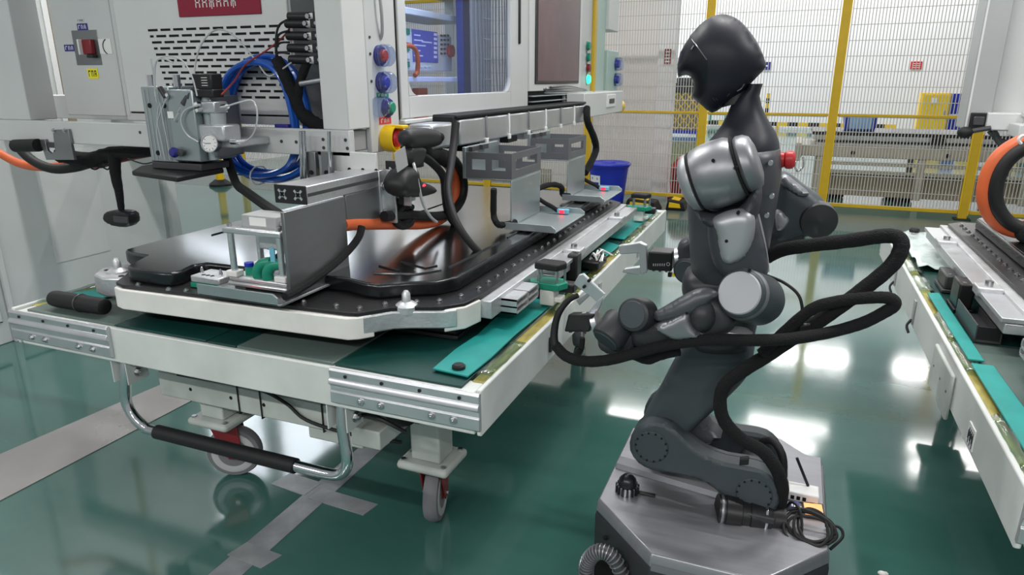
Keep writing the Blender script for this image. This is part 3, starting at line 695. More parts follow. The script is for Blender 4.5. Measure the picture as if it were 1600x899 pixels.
# ================================================================== battery packs
def pack(dx, dy, label, full=True):
    t = thing('battery_pack', label, 'battery pack', (-1.515+dx, 2.5+dy, .80), 'car battery packs on the carts')
    S = lambda pts, z: [(x+dx, y+dy, z) for x, y in pts]
    cxm = -1.515
    out = [(-1.95, 1.47), (-1.90, 1.452), (-1.09, 1.492), (-1.06, 1.50), (-1.00, 1.575), (-.955, 1.60), (-.87, 1.635), (-.825, 1.69), (-.812, 1.78), (-.80, 3.52), (-.86, 3.58), (-2.17, 3.58), (-2.23, 3.52), (-2.22, 1.80), (-2.19, 1.72), (-2.06, 1.62), (-2.0, 1.55)]
    MB().prism(S(out, .872), (0, 0, .012)).build('flange', 'pack_flange', t, bevel=.002)
    inn = [(x*.985-.023, y*.985+.037) for x, y in out]
    MB().prism(S(inn, .812), (0, 0, .06)).build('tray', 'dark_grey_plastic', t, bevel=.004)
    cov = [(-1.935, 1.505), (-1.90, 1.490), (-1.765, 1.486), (-1.735, 1.495), (-1.725, 1.53), (-1.745, 1.595), (-1.725, 1.628), (-1.20, 1.648), (-1.12, 1.625), (-1.07, 1.625), (-1.01, 1.675), (-.93, 1.72), (-.895, 1.79), (-.885, 3.44), (-.93, 3.49), (-2.10, 3.49), (-2.145, 3.44), (-2.14, 1.75), (-2.13, 1.66), (-2.09, 1.638), (-1.99, 1.632)]
    c = MB().prism(S(cov, .884), (0, 0, .044)).build('cover', 'pack_black', t, bevel=.008, seg=3)
    mx_, my_ = sum(p[0] for p in cov)/len(cov), sum(p[1] for p in cov)/len(cov)
    n_ = len(cov); ins = []
    for i in range(n_):                                   # inset outline of the bright top sheet
        a, b, d = Vector(cov[i-1]), Vector(cov[i]), Vector(cov[(i+1) % n_])
        e1, e2 = (b-a).normalized(), (d-b).normalized(); nn = (Vector((-e1.y, e1.x))+Vector((-e2.y, e2.x))).normalized()
        ins.append(b+nn*.007)
    MB().prism([(p.x+dx, p.y+dy, .9275) for p in ins], (0, 0, .0022)).build('top_sheet', 'pack_top', c)
    # front lip of the flange: bolts
    bm = MB(); bm.cyl((0, 0, 0), (0, 0, .005), .0085, n=10); bm.cyl((0, 0, .005), (0, 0, .009), .005, n=6)
    first = None
    def bolt(x, y):
        nonlocal first
        if first is None:
            m2 = MB(); m2.v = [v+Vector((x+dx, y+dy, .884)) for v in bm.v]; m2.f = bm.f
            first = m2.build('flange_bolt', 'bolt_steel', t); first['at'] = (x, y)
        else: copy_part(first, t, (x-first['at'][0], y-first['at'][1], 0), 'flange_bolt')
    for k in range(24): bolt(-.845+.0, 1.83+k*.072)
    for p in ((-.862, 1.74), (-.90, 1.675), (-.955, 1.64), (-1.03, 1.59), (-1.075, 1.53), (-1.15, 1.525), (-1.26, 1.52), (-1.72, 1.465), (-1.85, 1.468), (-1.66, 1.475)): bolt(*p)
    if not full:
        for k in range(24): bolt(-2.185, 1.83+k*.072)
    else:
        for k in range(0, 24, 3): bolt(-2.185, 1.83+k*.072)
    # raised beads pressed into the cover
    def bead(pts, w=.0042): MB().tube(S2(pts), w, n=8, k=1).build('pressed_bead', 'pack_black', c)
    S2 = lambda pts: [(x+dx, y+dy, .930) for x, y in pts]
    bead([(-.965, 1.86), (-.955, 2.25)]); bead([(-.955, 2.33), (-.95, 3.35)])
    bead([(-1.15, 1.72), (-1.02, 1.76), (-.975, 1.83)])
    bead([(-1.18, 1.80), (-1.09, 1.77)]); bead([(-1.14, 1.87), (-1.03, 1.83), (-1.01, 1.87)])
    bead([(-2.02, 1.95), (-2.02, 3.3)])
    # aluminium side members
    fr = [(-1.955, 1.49), (-1.94, 1.452), (-1.90, 1.440), (-1.085, 1.478), (-1.058, 1.495), (-1.03, 1.53), (-1.08, 1.53), (-1.90, 1.48)]
    f = MB().prism(S(fr, .806), (0, 0, .066)).build('front_member', 'white_rail', t, bevel=.004)
    cr = [(-1.052, 1.502), (-.995, 1.572), (-.95, 1.597), (-.865, 1.632), (-.835, 1.66), (-.88, 1.70), (-1.03, 1.60), (-1.08, 1.53)]
    k = MB().prism(S(cr, .818), (0, 0, .054)).build('corner_casting', 'cast_aluminium', t, bevel=.005)
    for (x, y) in ((-.975, 1.615), (-2.07, 1.575)):
        MB().lathe([(.034, .0), (.034, .020), (.024, .028), (.013, .032), (.012, .055), (.006, .063), (.0, .064)], (x+dx, y+dy, .862), (0, 0, 1), 20).build('locating_boss', 'cast_aluminium', k)
    cb = [(-.866, 1.634), (-.822, 1.682), (-.806, 1.76), (-.84, 1.78), (-.885, 1.69)]
    MB().prism(S(cb, .806), (0, 0, .068)).build('corner_block', 'white_rail', t, bevel=.004)
    for sgn in (1, -1):
        X = (lambda x: x) if sgn == 1 else (lambda x: 2*cxm-x)
        a, b = sorted((X(-.815), X(-.775))); B(a+dx, b+dx, 1.765+dy, 3.55+dy, .815, .871).build('side_member', 'cast_aluminium', t, bevel=.003)
        a, b = sorted((X(-.776), X(-.712))); 
        B(a+dx, b+dx, 2.19+dy, 3.52+dy, .848, .862).build('side_ledge', 'aluminium_soft', t, bevel=.002)
        a, b = sorted((X(-.776), X(-.722))); B(a+dx, b+dx, 2.19+dy, 3.52+dy, .815, .846).build('side_channel', 'cast_aluminium', t, bevel=.003)
        for y in (2.45, 3.15):
            a, b = sorted((X(-.775), X(-.705))); lg = B(a+dx, b+dx, y+dy, y+.07+dy, .846, .876).build('mount_lug', 'cast_aluminium', t, bevel=.004)
            xm = (a+b)/2+dx
            MB().cyl((xm, y+.035+dy, .876), (xm, y+.035+dy, .892), .012, n=14).build('lug_bushing', 'bolt_steel', lg)
        # ribbed corner foot of the side member
        a, b = sorted((X(-.815), X(-.725)))
        rb = MB()
        for z in (.812, .832, .853): rb.box(a+dx, b+dx, 1.84+dy, 2.04+dy, z, z+.005)
        for y in (1.84, 1.94, 2.035): rb.box(a+dx, b+dx, y+dy, y+.005+dy, .812, .858)
        rb.build('ribbed_foot', 'cast_aluminium', t)
    lug = [(-2.18, 1.60), (-2.13, 1.53), (-2.06, 1.51), (-2.0, 1.53), (-1.98, 1.57), (-2.06, 1.63), (-2.15, 1.68)]
    l = MB().prism(S(lug, .805), (0, 0, .070)).build('corner_lug', 'cast_aluminium', t, bevel=.008)
    for p in ((-2.13, 1.58), (-2.115, 1.615), (-2.02, 1.545)): MB().cyl((p[0]+dx, p[1]+dy, .875), (p[0]+dx, p[1]+dy, .8762), .009, n=12).build('thread_hole', 'slot_black', l)
    # connector in the front notch
    if full:
        cn = MB().box(-1.68+dx, -1.565+dx, 1.515+dy, 1.60+dy, .90, .922).build('connector_block', 'cast_aluminium', t, bevel=.004)
        B(-1.68+dx, -1.565+dx, 1.512+dy, 1.60+dy, .885, .90).build('connector_gasket', 'green_plastic', cn, bevel=.002)
        for x in (-1.665, -1.59): MB().lathe([(.006, 0), (.006, .008), (.002, .020), (.0, .021)], (x+dx, 1.55+dy, .922), (0, 0, 1), 12).build('guide_pin', 'chrome', cn)
        for x in (-1.645, -1.628, -1.61): MB().cyl((x+dx, 1.535+dy, .922), (x+dx, 1.535+dy, .9226), .007, n=10).build('contact_hole', 'slot_black', cn)
    return t
packL = pack(0, 0, 'glossy black car battery pack with aluminium rim on the left cart')
packR = pack(2.915, .0, 'battery pack with bolted rim on the right cart', full=False)

# support blocks between packs and decks
def block(x0, x1, y0, y1, z0, z1, label, m='black_plastic', name='support_block'):
    t = thing(name, label, 'block', ((x0+x1)/2, (y0+y1)/2, z0), 'black support blocks under the packs')
    B(x0, x1, y0, y1, z0+.012, z1).build('body', m, t, bevel=.006); B(x0-.006, x1+.006, y0-.006, y1+.006, z0, z0+.012).build('base_plate', m, t, bevel=.002)
    for (x, y) in ((x0+.015, y0+.015), (x1-.015, y1-.015)): MB().cyl((x, y, z1), (x, y, z1+.003), .006, n=8).build('screw_head', 'bolt_steel', t)
block(-1.06, -.86, 1.70, 1.82, .762, .812, 'black support block under the near right corner of the left pack')
block(-2.17, -1.98, 1.72, 1.84, .762, .805, 'black support block under the left front corner of the left pack')
block(-1.10, -.90, 3.30, 3.42, .762, .812, 'black support block under the far right end of the left pack')
block(-2.10, -1.90, 3.30, 3.42, .762, .812, 'black support block under the far left end of the left pack')
block(-.735, -.695, 2.38, 2.44, .762, .875, 'tall black stop block beside the aluminium side member of the left pack', name='stop_block')
block(.56, .605, 2.54, 2.65, .762, .86, 'tall dark stop block beside the right pack', name='stop_block')
block(.565, .605, 2.78, 2.92, .762, .825, 'low grey stop block farther along the right pack', 'dark_grey_plastic', name='stop_block')
t = thing('angle_rail', 'dark U-shaped rail lying along the right pack', 'rail', (.59, 2.38, .762))
B(.558, .562, 2.25, 2.52, .762, .815).build('side_web', 'dark_grey_plastic', t, bevel=.001); B(.562, .625, 2.25, 2.52, .762, .770).build('sole', 'dark_grey_plastic', t, bevel=.001); B(.620, .625, 2.25, 2.52, .770, .795).build('inner_web', 'dark_grey_plastic', t, bevel=.001)
B(.562, .62, 2.25, 2.255, .770, .81).build('end_web', 'black_plastic', t)
for y in (2.30, 2.38, 2.46): MB().cyl((.59, y, .770), (.59, y, .774), .008, n=10).build('screw', 'black_plastic', t)
# black rolled pad at the left corner of the left cart
t = thing('rolled_pad', 'black padded roll lying on the left corner of the left cart', 'pad', (-2.1, 1.53, .76))
MB().lathe([(.02, 0), (.026, .004), (.028, .02), (.028, .23), (.026, .246), (.02, .25)], (-2.275, 1.475, .7885), (1, -.0, 0), 24).build('roll', 'black_rubber', t)
MB().tube([(-2.14, 1.475+.029*math.cos(a), .7885+.029*math.sin(a)) for a in [k*.4 for k in range(16)]], .003, n=5, k=1, closed=True).build('strap', 'dark_grey_plastic', t)

# small locating jigs clipped to the cart side
def jig(x, y, z, label):
    t = thing('locating_jig', label, 'jig', (x, y, z), 'green locating jigs at the pack side')
    s = MB().box(x-.025, x+.025, y-.03, y+.03, z, z+.055); s.box(x+.025, x+.05, y-.022, y+.022, z+.012, z+.03); s.build('stand', 'white_rail', t, bevel=.004)
    B(x+.015, x+.075, y+.035, y+.085, z+.03, z+.062).build('clamp', 'black_plastic', t, bevel=.006)
    g = MB().prism([(x-.055, y-.035, z+.058), (x+.045, y-.045, z+.058), (x+.065, y, z+.058), (x+.04, y+.04, z+.058), (x-.03, y+.04, z+.058), (x-.07, y, z+.058)], (0, 0, .022)).build('green_plate', 'green_plastic', t, bevel=.003)
    for (a, b) in ((-.03, -.025), (.035, -.03), (.05, .012), (-.035, .02), (.02, .025)): MB().cyl((x+a, y+b, z+.08), (x+a, y+b, z+.125), .0045, n=8).build('pin', 'bolt_steel', g)
    MB().prism([(x-.045, y-.03, z+.122), (x+.04, y-.04, z+.122), (x+.058, y+.01, z+.122), (x+.045, y+.03, z+.122), (x-.035, y+.035, z+.122)], (0, 0, .024)).build('top_pad', 'black_rubber', t, bevel=.006)
jig(-.705, 2.09, .776, 'green and white locating jig with black pad in front of the near gripper')
jig(-.72, 3.62, .776, 'small green locating jig with black pad at the far end of the pack')
t = thing('cable_connector', 'dark connector with tangled wires on the cart side between the jigs', 'connector', (-.70, 2.75, .768))
B(-.735, -.665, 2.58, 2.72, .768, .80).build('body', 'black_plastic', t, bevel=.006)
for k in range(9):
    x, y = -.70+random.uniform(-.035, .035), 2.65+random.uniform(-.05, .05)
    MB().tube([(x, y, .80), (x+random.uniform(-.03, .03), y+random.uniform(-.03, .03), .82+.02*random.random()), (x+random.uniform(-.05, .05), y+random.uniform(-.05, .05), .805)], .004, n=5, k=4).build('wire', 'label_white' if k % 3 else 'black_rubber', t)
# ================================================================== left cabinet wall of the station
t = thing('cabinet_bank', 'tall white cabinet bank with panel doors at the left edge', 'cabinet', (-4.6, 3.0, 0))
B(-5.2, -4.2, 1.2, 3.72, .0, 2.6).build('body', 'cabinet_white', t, bevel=.006)
B(-4.2, -4.185, 1.25, 2.40, .14, 2.5).build('door', 'cabinet_white', t, bevel=.003)
B(-4.2, -4.185, 2.47, 3.62, .14, 2.5).build('door', 'cabinet_white', t, bevel=.003)
for y0, y1 in ((1.25, 2.40), (2.47, 3.62)):
    for (a, b, c, d) in ((y0-.006, y0, .13, 2.5), (y1, y1+.006, .13, 2.5), (y0, y1, .132, .14)): B(-4.2, -4.1985, a, b, c, d).build('door_gap', 'slot_black', t)
B(-4.24, -4.16, 3.66, 3.74, 0, 2.6).build('corner_post', 'paint_grey_light', t, bevel=.006)
B(-4.18, -4.172, 3.02, 3.075, 1.15, 2.4).build('post_stand_in', 'beige', t)  # tan strip standing in for a yellow post beyond the gap
B(-4.18, -4.174, 2.985, 3.018, 1.15, 2.4).build('bright_gap_strip', 'white_paint', t)  # white strip painted in for the bright view through the gap
B(-4.19, -4.17, 2.44, 2.47, .0, 2.6).build('hinge_strip', 'paint_grey_light', t, bevel=.003)
B(-4.185, -4.181, 2.78, 3.15, .40, 1.08).build('inspection_patch', 'paint_grey_light', t)

# ================================================================== test station
YP = 2.14
st = thing('test_station', 'grey overhead test station with slotted door and glass window', 'machine', (-2.4, 3.4, 0))
def SP(x0, x1, y0, y1, z0, z1, name, m='paint_grey', par=None, bev=.004): return B(x0, x1, y0, y1, z0, z1).build(name, m, par or st, bevel=bev)
SP(-3.24, -1.40, 2.0, 2.03, 1.245, 1.335, 'front_beam')
SP(-3.24, -1.40, 2.03, 2.042, 1.245, 1.256, 'beam_flange')
for x in (-3.08, -2.42, -1.44): SP(x-.02, x+.02, 2.03, YP, 1.258, 1.33, 'beam_spacer', 'paint_grey_mid')
SP(-3.22, -2.995, 2.0, 2.12, 1.335, 2.4, 'column'); SP(-3.28, -3.22, 2.0, 2.10, 1.335, 2.4, 'column_cover', 'paint_grey_light')
for y in (2.62, 3.3): SP(-4.18, -2.7, y, y+.12, 1.30, 1.42, 'carrier_arm')
SP(-1.60, -1.42, YP+.03, 3.75, 1.275, 1.29, 'floor_plate', 'paint_grey_light')
SP(-2.74, -2.71, 2.2, 5.4, 2.1, 2.3, 'rear_side_panel', 'paint_grey_light')
for y in (3.9, 5.28): SP(-2.72, -1.42, y, y+.1, 2.2, 2.3, 'cross_member')
for y in (3.92, 5.30): SP(-2.72, -2.64, y, y+.08, 1.30, 2.2, 'rear_upright')
SP(-2.74, -1.40, YP, 5.4, 2.3, 2.33, 'top_plate')
SP(-2.95, -2.60, YP-.004, YP+.02, 1.352, 2.3, 'side_panel')
SP(-2.60, -2.575, YP-.001, YP+.02, 1.352, 2.3, 'panel_strip')
door = SP(-2.57, -1.72, YP-.008, YP+.02, 1.372, 2.3, 'slotted_door', 'paint_grey_light')
SP(-2.6, -1.72, YP, YP+.02, 1.335, 1.366, 'door_sill')
SP(-2.575, -1.715, YP+.004, YP+.02, 1.366, 1.372, 'door_shadow_gap', 'slot_black', bev=0)
# ventilation slots in staggered rows
za, zb = AY(330, 44, YP-.009).z, AY(345, 151.5, YP-.009).z
xa, xb = AY(231, 46, YP-.009).x, AY(428, 42, YP-.009).x
slot = {}
rows = 12
for r_ in range(rows):
    z = za+(zb-za)*r_/(rows-1); x = xa+.006*r_; pitch = .066; first = True
    n = 0
    while x < xb+.004*r_:
        Lh = .018 if (r_ % 2 and (n == 0)) else .050
        if Lh not in slot:
            slot[Lh] = B(x, x+Lh, YP-.0092, YP-.0075, z-.0042, z+.0042).build('vent_slot', 'slot_black', door, smooth=False); slot[Lh]['at'] = (x, z)
        else:
            a = slot[Lh]['at']; copy_part(slot[Lh], door, (x-a[0], 0, z-a[1]), 'vent_slot')
        x += pitch if Lh > .03 else .034
        n += 1
# red sign at the top of the door
p0, p1 = AY(281, 27, YP-.01), AY(409, 21, YP-.01)
sg = B(p0.x, p1.x, YP-.014, YP-.008, p0.z, p0.z+.13).build('sign_plate', 'red_sign', st, bevel=.002, label='dark red sign plate with white characters')
xx = p0.x+.09
for k in range(6):
    for (a, b, c, d) in ((0, .004, 0, .035), (.018, .022, .0, .035), (0, .022, .016, .020), (.004, .018, .032, .036), (.009, .012, -.006, .035))[:3+k % 3]:
        B(xx+a, xx+b, YP-.0150, YP-.0138, p0.z+.03+c, p0.z+.03+d).build('sign_stroke', 'label_white', sg, smooth=False)
    xx += .034
# switch recess with rotary switch and labels
sw = SP(AY(113, 48, YP).x, AY(150, 48, YP).x+.01, YP-.006, YP-.003, AY(125, 102, YP).z, AY(113, 48, YP).z, 'switch_plate', 'steel_plate', bev=.001)
q = AY(143, 74, YP)
MB().prism([(q.x-.022, YP-.006, q.z-.028), (q.x+.03, YP-.006, q.z-.028), (q.x+.03, YP-.006, q.z+.03), (q.x-.022, YP-.006, q.z+.03)], (0, -.02, 0)).build('switch_body', 'red_dark', sw, bevel=.004)
B(q.x-.03, q.x-.022, YP-.04, YP-.006, q.z-.03, q.z+.03).build('switch_lever', 'label_white', sw, bevel=.002)
B(q.x+.0, q.x+.035, YP-.03, YP-.006, q.z-.042, q.z-.030).build('switch_latch', 'black_plastic', sw, bevel=.002)
def sticker(x0, y0, x1, y1, m, name, Y=YP-.0045, marks=0, ink='label_white', par=None):
    a, b = AY(x0, y0, Y), AY(x1, y1, Y)
    o = B(a.x, b.x, Y-.0012, Y, b.z, a.z).build(name, m, par or st, smooth=False)
    for k in range(marks):
        w_ = (b.x-a.x)/(marks+.6); x = a.x+w_*(k+.3)
        for (c, d, e, f) in ((.1, .25, .2, .8), (.1, .75, .68, .8), (.6, .75, .2, .8), (.1, .75, .42, .52))[:2+k % 3]:
            B(x+w_*c, x+w_*d, Y-.0018, Y-.0012, b.z+(a.z-b.z)*e, b.z+(a.z-b.z)*f).build('printed_stroke', ink, o, smooth=False)
    return o
sticker(120, 37, 138, 47, 'blue_label', 'name_label', marks=3)
sticker(100, 70, 118, 80, 'blue_label', 'name_label', marks=3)
sticker(120.5, 30, 131, 34, 'paint_grey', 'printed_code', marks=3, ink='ink')
wl = sticker(153, 61, 176, 84, 'label_white', 'white_label')
a_ = AY(166, 73, YP-.006)
MB().tube([(a_.x+.03*math.cos(t_)+.012, YP-.0062, a_.z+.03*math.sin(t_)) for t_ in [1.9+.3*k for k in range(9)]], .0022, n=5, k=1).build('printed_arc', 'ink', wl)
sticker(136, 107, 155, 123, 'label_yellow', 'yellow_label', marks=3, ink='ink')
# black opening at the right end with valve stack
ob = MB(); ob.box(-1.72, -1.50, YP+.16, YP+.17, 1.34, 2.3); ob.box(-1.72, -1.71, YP, YP+.17, 1.34, 2.3)
ob.build('opening_lining', 'paint_grey_mid', st)
SP(-1.505, -1.40, YP-.14, YP-.01, 1.335, 2.3, 'corner_post', 'paint_grey_light')
SP(-1.72, -1.505, YP, YP+.16, 1.335, 1.342, 'opening_sill')
a, b = AY(497, 0, 2.08), AY(523, 143, 2.08)
vp = MB().prism([(a.x, 2.08, a.z+.2), (a.x+.05, 2.08, a.z+.2), (b.x+.005, 2.08, b.z), (b.x-.012, 2.08, b.z), (AY(503, 110, 2.08).x, 2.08, AY(503, 110, 2.08).z)], (0, .012, 0)).build('valve_plate', 'black_plastic', st, bevel=.002)
for k, (x, y) in enumerate(((452, 26), (448, 37), (450, 56), (452, 75), (454, 93))):
    p = AY(x, y, 2.05); q = p+Vector((.085, 0, -.003))
    v = MB().cyl(p, q, .015, n=16).build('valve_coil', 'black_plastic', st)
    MB().cyl(q, q+Vector((.022, 0, 0)), .012, n=12).build('valve_nut', 'label_white', v)
    MB().cyl(q+Vector((.008, -.016, 0)), q+Vector((.008, -.026, 0)), .008, n=10).build('push_fitting', 'chrome', v)
    B(q.x+.022, q.x+.065, 2.035, 2.07, q.z-.014, q.z+.014).build('valve_body', 'black_plastic', v, bevel=.003)
    MB().cyl((q.x+.05, 2.034, q.z), (q.x+.05, 2.028, q.z), .006, n=10).build('port', 'chrome', v)
p = AY(470, 131, 2.05); q = AY(505, 125, 2.05); MB().cyl(p, q, .011, n=14).build('silencer', 'bolt_steel', st); MB().cyl(q, q+Vector((.02, 0, 0)), .007, n=8).build('silencer_nut', 'label_white', st)
# ---- long side, X = -1.40
XF = -1.40
SP(XF-.02, XF, YP-.01, 2.33, 1.245, 2.3, 'button_panel')
SP(XF-.022, XF-.004, 2.33, 2.345, 1.352, 2.3, 'panel_gap', 'slot_black', bev=0)
# window door: frame round a glazed opening
wy0, wy1, wz0 = 2.405, 3.457, 1.44
fd = SP(XF-.02, XF+.004, 2.345, wy0, 1.356, 2.3, 'window_door')
SP(XF-.02, XF+.004, wy1, 3.71, 1.356, 2.3, 'window_door'); SP(XF-.02, XF+.004, wy0, wy1, 1.356, wz0, 'window_door'); SP(XF-.02, XF+.004, wy0, wy1, 2.12, 2.3, 'window_door')
for s, y in ((1, wy0), (-1, wy1)):           # rounded lower corners
    pts = [(XF+.004, y, wz0), (XF+.004, y+s*.07, wz0)]+[(XF+.004, y+s*(.07-.07*math.sin(a_)), wz0+.07-.07*math.cos(a_)) for a_ in [k*math.pi/12 for k in range(7)]]
    MB().prism(pts, (-.024, 0, 0)).build('corner_fillet', 'paint_grey', st)
gl = SP(XF-.016, XF-.012, wy0-.01, wy1+.01, wz0-.01, 2.14, 'window_pane', 'window_glass', bev=0)
SP(XF-.004, XF+.012, 3.56, 3.585, 1.68, 1.95, 'door_handle', 'black_plastic', bev=.006)
# behind the glass: blue frame, control unit on a shelf, panel modelling the fence reflection
iw = SP(-2.30, -2.28, 2.2, 3.8, 1.42, 2.3, 'inner_back', 'blue_frame')
bx = AX(728, 80, -1.62)
SP(-1.64, -1.60, bx.y-.07, bx.y+.05, 1.29, 2.3, 'inner_post', 'blue_frame')
SP(-1.55, -1.535, bx.y-.10, 3.52, 1.42, 2.3, 'fence_reflection_panel', 'reflection_grey')  # solid grey panel stands in for fence and wall reflected in the glass
for k in range(16):
    y = bx.y-.06+k*.036; MB().tube([(-1.530+.004*math.sin(k), y, 1.44), (-1.530, y+.012*math.sin(k*.8), 1.6), (-1.53, y-.01*math.cos(k), 1.8), (-1.53, y, 2.1)], .004, n=5, k=3).build('reflection_fold', 'paint_grey_mid', st)
for z in (1.50, 1.60, 1.70, 1.80): B(-1.531, -1.527, bx.y+.03, 3.5, z, z+.004).build('reflected_wire', 'paint_grey_light', st)
XH = -1.72
def hq(px, py, X=XH): return AX(px, py, X)
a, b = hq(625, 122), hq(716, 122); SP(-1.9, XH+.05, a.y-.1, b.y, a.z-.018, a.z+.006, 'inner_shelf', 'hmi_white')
a, b = hq(625, 18), hq(716, 38); SP(-1.9, XH+.05, a.y-.1, b.y, b.z, b.z+.03, 'inner_shelf', 'paint_grey_light')
a, b = hq(628, 42), hq(707, 112)
hm = SP(XH-.06, XH, a.y, b.y, b.z, a.z-.015, 'control_unit', 'paint_grey_light', bev=.006)
def hp(x0, y0, x1, y1, name, m, dx=.001):
    p, q = hq(x0, y0), hq(x1, y1); zt = (p.z+hq(x1, y0).z)/2; zb_ = (q.z+hq(x0, y1).z)/2
    return B(XH-.001, XH+dx, p.y, q.y, zb_, zt).build(name, m, hm, smooth=False)
hp(643, 48, 684, 97, 'screen', 'hmi_screen', .003)
for k in range(5): hp(646, 54+k*8, 656+4*(k % 3), 56+k*8, 'screen_line', 'hmi_white', .0035)
hp(658, 65, 674, 67, 'screen_line', 'hmi_white', .0035)
for k in range(6): hp(677, 52+k*7, 682, 56+k*7, 'screen_key', 'hmi_white', .0035)
for r_ in range(5):
    for c in range(3): hp(688+c*5, 54+r_*7, 691+c*5, 57+r_*7, 'key', 'dark_grey_plastic', .004)
for k in range(4): hp(648+k*7, 102, 652+k*7, 105, 'key', 'label_white', .004)
p = hq(702, 80); MB().cyl((XH, p.y, p.z), (XH+.02, p.y, p.z), .03, n=20).build('stop_button', 'red_plastic', hm)
for k, m in enumerate(('green_plastic', 'label_white', 'green_plastic', 'label_white', 'green_plastic')): hp(627, 44+k*13, 639, 53+k*13, 'side_module', m, .006)
MB().tube([AX(628, 72, -1.66), AX(642, 72, -1.65), AX(650, 80, -1.65), AX(653, 95, -1.65), AX(652, 112, -1.66), AX(648, 118, -1.66)], .011, n=10).build('orange_cable', 'orange_cable', st)
a = AX(655, 130, -1.75); SP(-1.77, -1.73, a.y-.04, a.y+.05, 1.29, 1.46, 'inner_strut', 'orange_cable')
ld = bpy.data.lights.new('interior_fill', 'AREA'); ld.size = .5; ld.energy = 6; ld.color = (.75, .83, 1)  # fill light added for the interior, no lamp fitting here
lo = bpy.data.objects.new('interior_fill', ld); col.objects.link(lo); lo.location = Vector((-1.47, 2.75, 2.05))-org(st); lo.rotation_euler = (0, R(38), 0); lo.parent = st
# monitor door
SP(XF-.02, XF+.010, 3.72, 4.72, 1.436, 2.3, 'monitor_door', 'paint_grey_light')
SP(XF+.008, XF+.016, 3.80, 4.655, 1.475, 2.2, 'monitor_bezel', 'black_plastic', bev=.006)
SP(XF+.015, XF+.018, 3.83, 4.63, 1.492, 2.18, 'monitor_glass', 'screen_maroon', bev=0)
SP(XF-.03, XF-.004, 3.71, 4.72, 1.33, 1.436, 'drawer_gap', 'slot_black')
for z in (1.345, 1.375, 1.405): SP(XF-.02, XF+.03, 3.74, 5.0, z, z+.008, 'drawer_slide', 'steel_bracket')
for k in range(9): MB().tube([(XF-.01+.004*k, 4.0+.05*math.sin(k), 1.425+.004*k), (XF+.02, 4.4, 1.42+.005*k), (XF+.0, 4.9, 1.428)], .006, n=6).build('loose_cable', 'dark_grey_plastic' if k % 3 else 'paint_grey_mid', st)
SP(XF-.02, XF, 4.72, 5.02, 1.40, 2.3, 'pilot_panel')
for py, m in ((72, 'green_plastic'), (89.5, 'green_plastic'), (106.5, 'red_dark'), (124, 'green_lit')):
    p = AX(917, py, XF)
    c = MB().lathe([(.032, 0), (.032, .008), (.027, .010), (.027, .024), (.0, .026)], p, (1, 0, 0), 20).build('pilot_lamp', m, st)
    MB().lathe([(.038, 0), (.038, .005), (.033, .006), (.033, 0)], p, (1, 0, 0), 20, cap=False).build('lamp_ring', 'bolt_steel', c)
SP(XF, XF+.02, 5.00, 5.07, 1.40, 2.25, 'edge_strip', 'yellow_paint')
SP(XF-.05, XF, 5.02, 5.38, 1.40, 2.3, 'end_panel', 'teal_machine')
SP(XF-.12, XF-.05, 5.36, 5.4, 1.29, 2.3, 'rear_panel')
SP(XF-.1, XF+.02, 5.40, 5.75, 1.40, 1.72, 'rear_switch_box', 'teal_machine', bev=.008)
SP(XF-.1, XF+.02, 5.38, 5.7, 1.86, 2.3, 'rear_upper_box', 'paint_grey_light', bev=.008)
for z in (1.50, 1.62):
    c = MB().lathe([(.05, 0), (.052, .03), (.045, .06), (.0, .062)], (XF+.02, 5.66, z), (1, 0, 0), 20).build('clear_cover', 'clear_cover', st)
    MB().cyl((XF+.02, 5.66, z), (XF+.05, 5.66, z), .03, n=16).build('button_core', 'blue_plastic', c)
# outlet box at the end of the trunking
bxo = SP(-1.37, -1.25, 4.34, 5.40, 1.262, 1.418, 'outlet_box', 'paint_grey_light', bev=.006)
p, q = AX(948, 148, -1.249), AX(960, 166, -1.249); B(-1.252, -1.240, p.y, q.y, q.z, p.z).build('socket_frame', 'white_paint', bxo, bevel=.003); B(-1.241, -1.237, p.y+.05, q.y-.05, q.z+.025, p.z-.03).build('socket_hole', 'black_plastic', bxo)
MB().cyl((-1.30, 5.40, 1.30), (-1.30, 5.50, 1.30), .05, n=20).build('end_cap', 'yellow_bright', bxo)
SP(-1.40, -1.38, 4.34, 5.4, 1.25, 1.42, 'box_bracket')
# lower rail and trunking
SP(XF-.01, XF+.02, 2.34, 3.72, 1.335, 1.352, 'lower_lip', 'paint_grey_light')
SP(XF-.02, XF+.01, 2.34, 3.72, 1.322, 1.335, 'lip_shadow', 'dark_grey_plastic', bev=0)
SP(-1.35, -1.245, 2.30, 2.487, 1.245, 1.34, 'cable_duct', 'aluminium_soft', bev=.012)
for k in range(7):
    y0 = 2.52+k*.26; sct = SP(-1.345, -1.235, y0, y0+.252, 1.245, 1.345, 'trunking_section', 'aluminium_soft', bev=.006)
    for yy in ((y0+.25,) if k < 6 else ()):
        MB().tube([(-1.233, yy, 1.35), (-1.231, yy, 1.29), (-1.233, yy, 1.235)], .005, n=6).build('cable_tie', 'label_white' if k % 2 else 'bolt_steel', sct)
        B(-1.236, -1.226, yy-.012, yy+.012, 1.235, 1.258).build('tie_head', 'label_white', sct, bevel=.002)
SP(-1.35, -1.24, 2.5, 4.35, 1.352, 1.366, 'trunking_cables', 'black_rubber', bev=.005)
SP(-1.345, -1.25, 2.49, 2.52, 1.235, 1.36, 'trunking_strap', 'black_rubber', bev=.004)
for k in range(4): SP(-1.33, -1.25, 2.62+k*.22, 2.74+k*.22, 1.212, 1.243, 'terminal_clip', 'black_plastic' if k % 2 == 0 else 'aluminium_soft', bev=.003)

